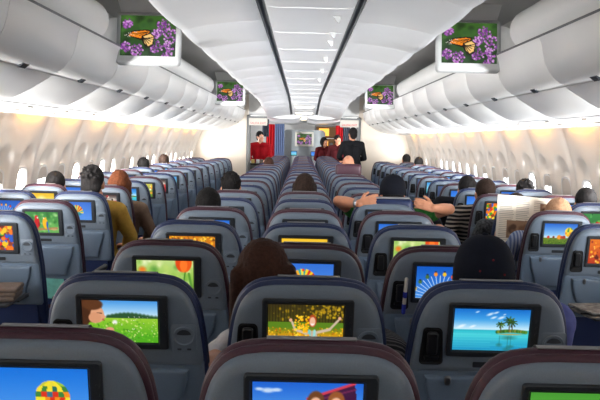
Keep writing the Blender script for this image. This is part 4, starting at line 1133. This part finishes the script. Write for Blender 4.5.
    # raised blue headrest on that seat
    s = SEATS[('MR', 6)]
    mb = MB(); mb.rbox((.055, .05, 1.112), (.29, .10, .13), .035, seg=4); mb.build('headrest', MT['blue'], s)
    mb = MB(); mb.rbox((.055, .05, 1.180), (.24, .085, .010), .005); mb.build('headrest_cloth', MT['cloth'], s)['label'] = 'pale cloth on the raised headrest'
    s = SEATS[('MR', 12)]
    mb = MB(); mb.rbox((.02, .03, 1.19), (.34, .09, .16), .035, seg=4); mb.build('headrest', MT['maroon'], s)
    # man in navy cap, second row right
    Jn = dict(DEF, head=(.03, .27, 1.085), neck=(.03, .27, .95), sL=(-.11, .29, .90), sR=(.27, .28, .94), eL=(-.13, .42, .72), wL=(-.08, .64, .69), eR=(.30, .38, .74), waist=(.01, .36, .72), chest=(.02, .32, .82))
    rr, me = person(seat_at('MR', 2, -.005, 0), 'person in navy cap with red dots, blue shirt, behind island screen', Jn, 'navy_cap', 'under', 'hair_black', (84, 92, 150), cap=(20, 24, 36), voxel=.008, scale=1.04)
    cap = [c for c in rr.children if c.name.startswith('cap')][0]
    for a, z in ((-112, .04), (-66, .03), (-88, .075)):
        H = Vector(Jn['head']); t = math.asin((z - .02) / .122) if z > .02 else 0; q = math.cos(t) ** .9
        q = math.cos(t) ** .8; c = H + V(.0985 * q * math.cos(R(a)), -.016 + .1185 * q * math.sin(R(a)), z)
        MB().ell(c, (.0035, .0035, .0035), n=8, k=6).build('red_dot', clothmat((120, 36, 46)), cap)
    # right block
    Jr = dict(DEF, head=(.06, .29, 1.085), neck=(.05, .29, .96), chest=(0, .32, .84), waist=(0, .37, .70), sL=(-.18, .31, .93), sR=(.18, .31, .93), eL=(-.30, .42, .72), wL=(-.285, .56, .885), dL=(.25, .55, .7), nL=(-.9, .2, .1), eR=(.22, .45, .72), wR=(.06, .62, .86), dR=(-.3, .5, .6), nR=(.8, .2, .1), curl=.7)
    person(seat_at('RA', 5, .0, 0), 'blond person reading a newspaper in right aisle column', Jr, 'reader', 'short', 'hair_blond', stripes('blue_white_stripe', (150, 160, 180), (90, 104, 140), 16, 'X', .85, .5), skin='skin1', voxel=.007)
    Jp = dict(DEF, head=(.03, .32, 1.06), neck=(0, .31, .95), chest=(-.02, .33, .82), waist=(0, .38, .69), sL=(-.20, .31, .93), sR=(.16, .31, .9), eL=(-.30, .34, .72), wL=(-.2, .60, .70), eR=(.22, .45, .72))
    person(seat_at('RA', 6, -.03, 0), 'person in dark flecked jacket hidden behind the newspaper', Jp, 'slump', 'short', 'hair_dark', pat, garment='jacket')
    Js = dict(DEF, head=(-.04, .29, 1.165), sL=(-.28, .29, .99), sR=(.10, .30, 1.0), chest=(-.09, .315, .88), neck=(-.07, .285, 1.06), waist=(-.05, .355, .72), eL=(-.36, .30, .75), wL=(-.26, .55, .70))
    person(seat_at('RA', 7, -.02, 0, -.03), 'dark-haired man in black and grey striped sweater leaning into right aisle', Js, 'leaner', 'short', 'hair_dark', sw, garment='sweater')
    Jb = dict(Js, head=(-.02, .36, 1.12), neck=(-.05, .33, 1.02), eL=(-.40, .22, .90), wL=(-.34, .02, .80), dL=(.1, -.9, -.2))
    person(seat_at('RA', 8, -.02, 0), 'person in black jacket with elbow out in right aisle column', Jb, 'elbow', 'short', 'hair_black', (24, 24, 28), garment='jacket')
    person(seat_at('RW', 6, .0, 0), 'black-haired person at the right frame edge by the windows', DEF, 'seated', 'short', 'hair_black', (70, 60, 60), scale=0.935)
    person(seat_at('RW', 8, -.02, 0, -.05), 'black-haired person by right windows beyond blue-rimmed seat', DEF, 'seated', 'messy', 'hair_black', (50, 54, 60), scale=0.963)
    person(seat_at('RW', 17, 0, 0), 'dark-haired person far along right windows, nearer of two heads', DEF, 'seated', 'short', 'hair_black', (60, 60, 66), scale=0.963)
    person(seat_at('RW', 19, -.02, 0), 'dark-haired person far along right windows, farther of two heads', DEF, 'seated', 'short', 'hair_black', (60, 60, 66), scale=0.982)
    # crew
    Jt = dict(STAND, yaw=35, wL=(-.16, .26, 1.06), wR=(.17, .26, 1.06), eL=(-.25, .02, 1.13), eR=(.25, .02, 1.13), dL=(.3, .9, -.1), dR=(-.3, .9, -.1))
    person((-1.03, 19.62, 0), 'cabin attendant in red uniform jacket standing in the left aisle', Jt, 'attendant', 'bun', 'hair_black', (150, 14, 26), (30, 28, 34), skin='skin1', rz=180, scale=1.0, garment='jacket')
    Jm = dict(STAND, eR=(.27, .06, 1.12), wR=(.12, .30, 1.08), eL=(-.27, .05, 1.14), wL=(-.17, .30, 1.10), yaw=8)
    person((1.07, 17.9, 0), 'man in black suit standing with his back turned in the right aisle', Jm, 'suit', 'short', 'hair_black', (20, 21, 25), (20, 21, 25), scale=1.06, rz=8, garment='jacket')
    person((.90, 21.40, 0), 'cabin attendant in dark red behind the man in black suit', Jt, 'attendant', 'short', 'hair_black', (60, 13, 18), (30, 28, 34), rz=170, scale=.98, garment='jacket')
    person((.56, 21.75, 0), 'dark-haired crew member in red by the lit galley', Jt, 'attendant', 'bob', 'hair_black', (70, 13, 18), (30, 28, 34), rz=190, scale=.94, garment='jacket')
# ------------------------------------------------------------------ loose things
def loose():
    M = MT
    # newspaper held open by the reader
    r = empty('newspaper', (1.55, rowy(5, 'R') + .40, 1.055)); r.rotation_euler = (R(-8), R(4), R(6))
    tag(r, 'open newspaper with a brown photograph held up in the right block', 'newspaper')
    def page(w, h, x0, ang, bend, name, pic, thick=.003):
        mb = MB(); n = 12; fr = []
        for i in range(n + 1):
            u = i / n; fr.append((x0 + (u * w) * math.cos(R(ang)), -u * w * math.sin(R(ang)) + bend * math.sin(math.pi * u)))
        mb.loft([[(x, y, z) for x, y in fr] + [(x, y + thick, z) for x, y in reversed(fr)] for z in (-h / 2, h / 2)])
        o = mb.build(name, M['paper'], r, smooth=60)
        if pic:
            me = pic_mesh('news' + name, 1, 1, pic_news).copy()
            for v in me.vertices:
                u = .5 + v.co.x; x = x0 + u * w * math.cos(R(ang)); y = -u * w * math.sin(R(ang)) + bend * math.sin(math.pi * u)
                v.co = Vector((x, y - .0015, v.co.z * h))
            obj('print', me, M['print'], o)
        return o
    page(-.24, .33, 0, 4, -.015, 'left_page', False)
    page(.22, .33, 0, 8, .02, 'right_page', False)
    me = pic_mesh('news', 1, 1, pic_news).copy()
    for v in me.vertices:
        u = .5 - v.co.x; x = -u * .24 * math.cos(R(4)); y = u * .24 * math.sin(R(4)) - .015 * math.sin(math.pi * u)
        v.co = Vector((x, y - .0018, v.co.z * .33))
    obj('print', me, M['print'], [c for c in r.children if c.name.startswith('left_page')][0])
    me = pic_mesh('news', 1, 1, pic_news).copy()
    for v in me.vertices:
        u = .5 + v.co.x; x = u * .22 * math.cos(R(8)); y = -u * .22 * math.sin(R(8)) + .02 * math.sin(math.pi * u)
        v.co = Vector((x, y - .0018, -v.co.z * .33))
    obj('print', me, M['print'], [c for c in r.children if c.name.startswith('right_page')][0])
    # pen tucked beside the handset cradle of the third right seat
    b = Vector((COLX['MR'], rowy(3), 0))
    r = empty('marker_pen', b + P(-.158, .255, .055)); r.rotation_euler = (R(TILT), R(2), 0)
    tag(r, 'white and blue pen standing against the ferris wheel seat', 'pen')
    mb = MB(); mb.capsule((0, 0, .0), .0075, (0, 0, .145), .0075, n=14, k=3); mb.build('barrel', M['signw'], r)
    for z0, z1 in ((.0, .035), (.068, .088)):
        mb = MB(); mb.capsule((0, 0, z0), .0082, (0, 0, z1), .0082, n=14, k=2); mb.build('band', clothmat((50, 60, 160)), r)['label'] = 'blue band'
    # open tray with papers in the right block
    b = Vector((COLX['RA'], rowy(4, 'R'), 0))
    for k, (dz, rz, m) in enumerate(((0, 6, 'print'), (.012, -8, 'paper'), (.022, 10, 'print'))):
        r = MB(); mm = []
        r.loft([[(x, y, z) for x, y in ((-.17, -.12), (.17, -.12), (.17, .12), (-.17, .12))] for z in (0, .004, .008)])
        o = r.build('folded_newspaper', (MT['greypaper'], MT['dark'], MT['greypaper'])[k], smooth=0); o.location = b + V(-.06, -.215, .725 + dz); o.rotation_euler = (0, 0, R(rz))
        tag(o, 'folded newspaper on the open tray at right frame edge, %s of the pile' % ('bottom', 'middle', 'top')[k], 'newspaper', 'folded newspapers at the right')
    # teal card tucked in the pocket of the parrot seat
    b = Vector((COLX['LA'], rowy(5, 'L'), 0))
    mb = MB(); mb.loft([[P(u, w, t) for u, w in ((-.03, .515), (.10, .520), (.10, .66), (-.03, .655))] for t in (.020, .024)]); o = mb.build('safety_card', clothmat((120, 196, 184)), smooth=0)
    o.location = b; tag(o, 'teal safety card in the seat pocket below the parrots screen', 'card')
    # striped sweater draped between the seats
    x, y = .30, rowy(2) + .42
    mb = MB(); rings = []
    for k in range(13):
        a = k / 12; rings.append([(x - .02 + .075 * math.cos(t) * (1 + .15 * math.sin(5 * a)), y - .2 + .42 * a, .72 + .13 * math.sin(math.pi * (.15 + .7 * a)) + (.055 + .01 * math.sin(9 * a)) * math.sin(t)) for t in [2 * math.pi * j / 20 for j in range(20)]])
    mb.loft(rings)
    o = mb.build('sweater', stripes('black_stripe', (18, 18, 20), (96, 92, 90), 12, 'Y', .9, 2.0, .72), smooth=60); tag(o, 'bundled black striped sweater on the armrest right of the centre seat', 'sweater')
    # taupe blanket on the folded down tray at the left edge
    mb = MB()
    for k in range(3): mb.rbox((.01 * k, .0, .012 + .022 * k), (.30 - .01 * k, .22 - .012 * k, .024), .011)
    o = mb.build('blanket', clothmat((104, 92, 86)), smooth=60); o.location = (COLX['LA'] + .04, rowy(4, 'L') - .20, .726); o.rotation_euler = (0, 0, R(8))
    tag(o, 'folded taupe blanket on the lowered tray at left frame edge', 'blanket')
    # service cart in the left aisle
    r = empty('service_cart', (-1.06, 19.02, 0)); tag(r, 'dark service cart before the attendant in the left aisle', 'cart')
    mb = MB(); mb.rbox((0, 0, .55), (.32, .42, .84), .02); mb.build('body', M['post'], r)
    mb = MB(); mb.rbox((0, 0, .985), (.34, .44, .03), .012); mb.build('top_tray', M['dark'], r)
    for sx in (-1, 1):
        for sy in (-1, 1): MB().ell((sx * .13, sy * .17, .06), (.02, .06, .06)).build('wheel', M['dark'], r)
    for k, (x, y, c, l) in enumerate(((-.09, -.08, (210, 190, 120), 'yellow carton on the service cart'), (.02, -.1, (222, 222, 226), 'white carton on the service cart'), (.1, .02, (120, 110, 104), 'brown carton on the service cart'))):
        mb = MB(); mb.rbox((0, 0, .045), (.075, .075, .09), .01); o = mb.build('carton', clothmat(c)); o.location = (-1.06 + x, 19.02 + y, 1.001); tag(o, l, 'carton', 'cartons on the cart')

def world_cam():
    w = bpy.data.worlds.new('World'); SC.world = w; w.use_nodes = True
    bg = w.node_tree.nodes['Background']; bg.inputs['Color'].default_value = (.75, .85, 1, 1); bg.inputs['Strength'].default_value = 1.0
    cd = bpy.data.cameras.new('camera'); cam = bpy.data.objects.new('camera', cd); link(cam)
    cd.sensor_width = 36; cd.lens = 820 / 600 * 36; cd.clip_start = .05
    Rm = Matrix.Rotation(R(.05), 4, 'Z') @ Matrix.Rotation(R(90 - 4.25), 4, 'X') @ Matrix.Rotation(R(1.3), 4, 'Z')
    cam.matrix_world = Matrix.Translation((-.03, 0, CAMZ)) @ Rm
    SC.camera = cam
    vs = SC.view_settings; vs.view_transform = 'Standard'; vs.look = 'None'; vs.gamma = 1; vs.use_curve_mapping = False; vs.exposure = EXPOSURE
    SC.cycles.max_bounces = 10; SC.cycles.diffuse_bounces = 6
EXPOSURE = 0.08
setup_mats(); MT['greypaper'] = mat('grey_newsprint', (150, 146, 140), .85, .1, vscale=30, col2=(90, 88, 86))
shell(); wall('left'); wall('right'); bins('left'); bins('right'); front(); monitors()
build_seats(); people(); loose(); world_cam()
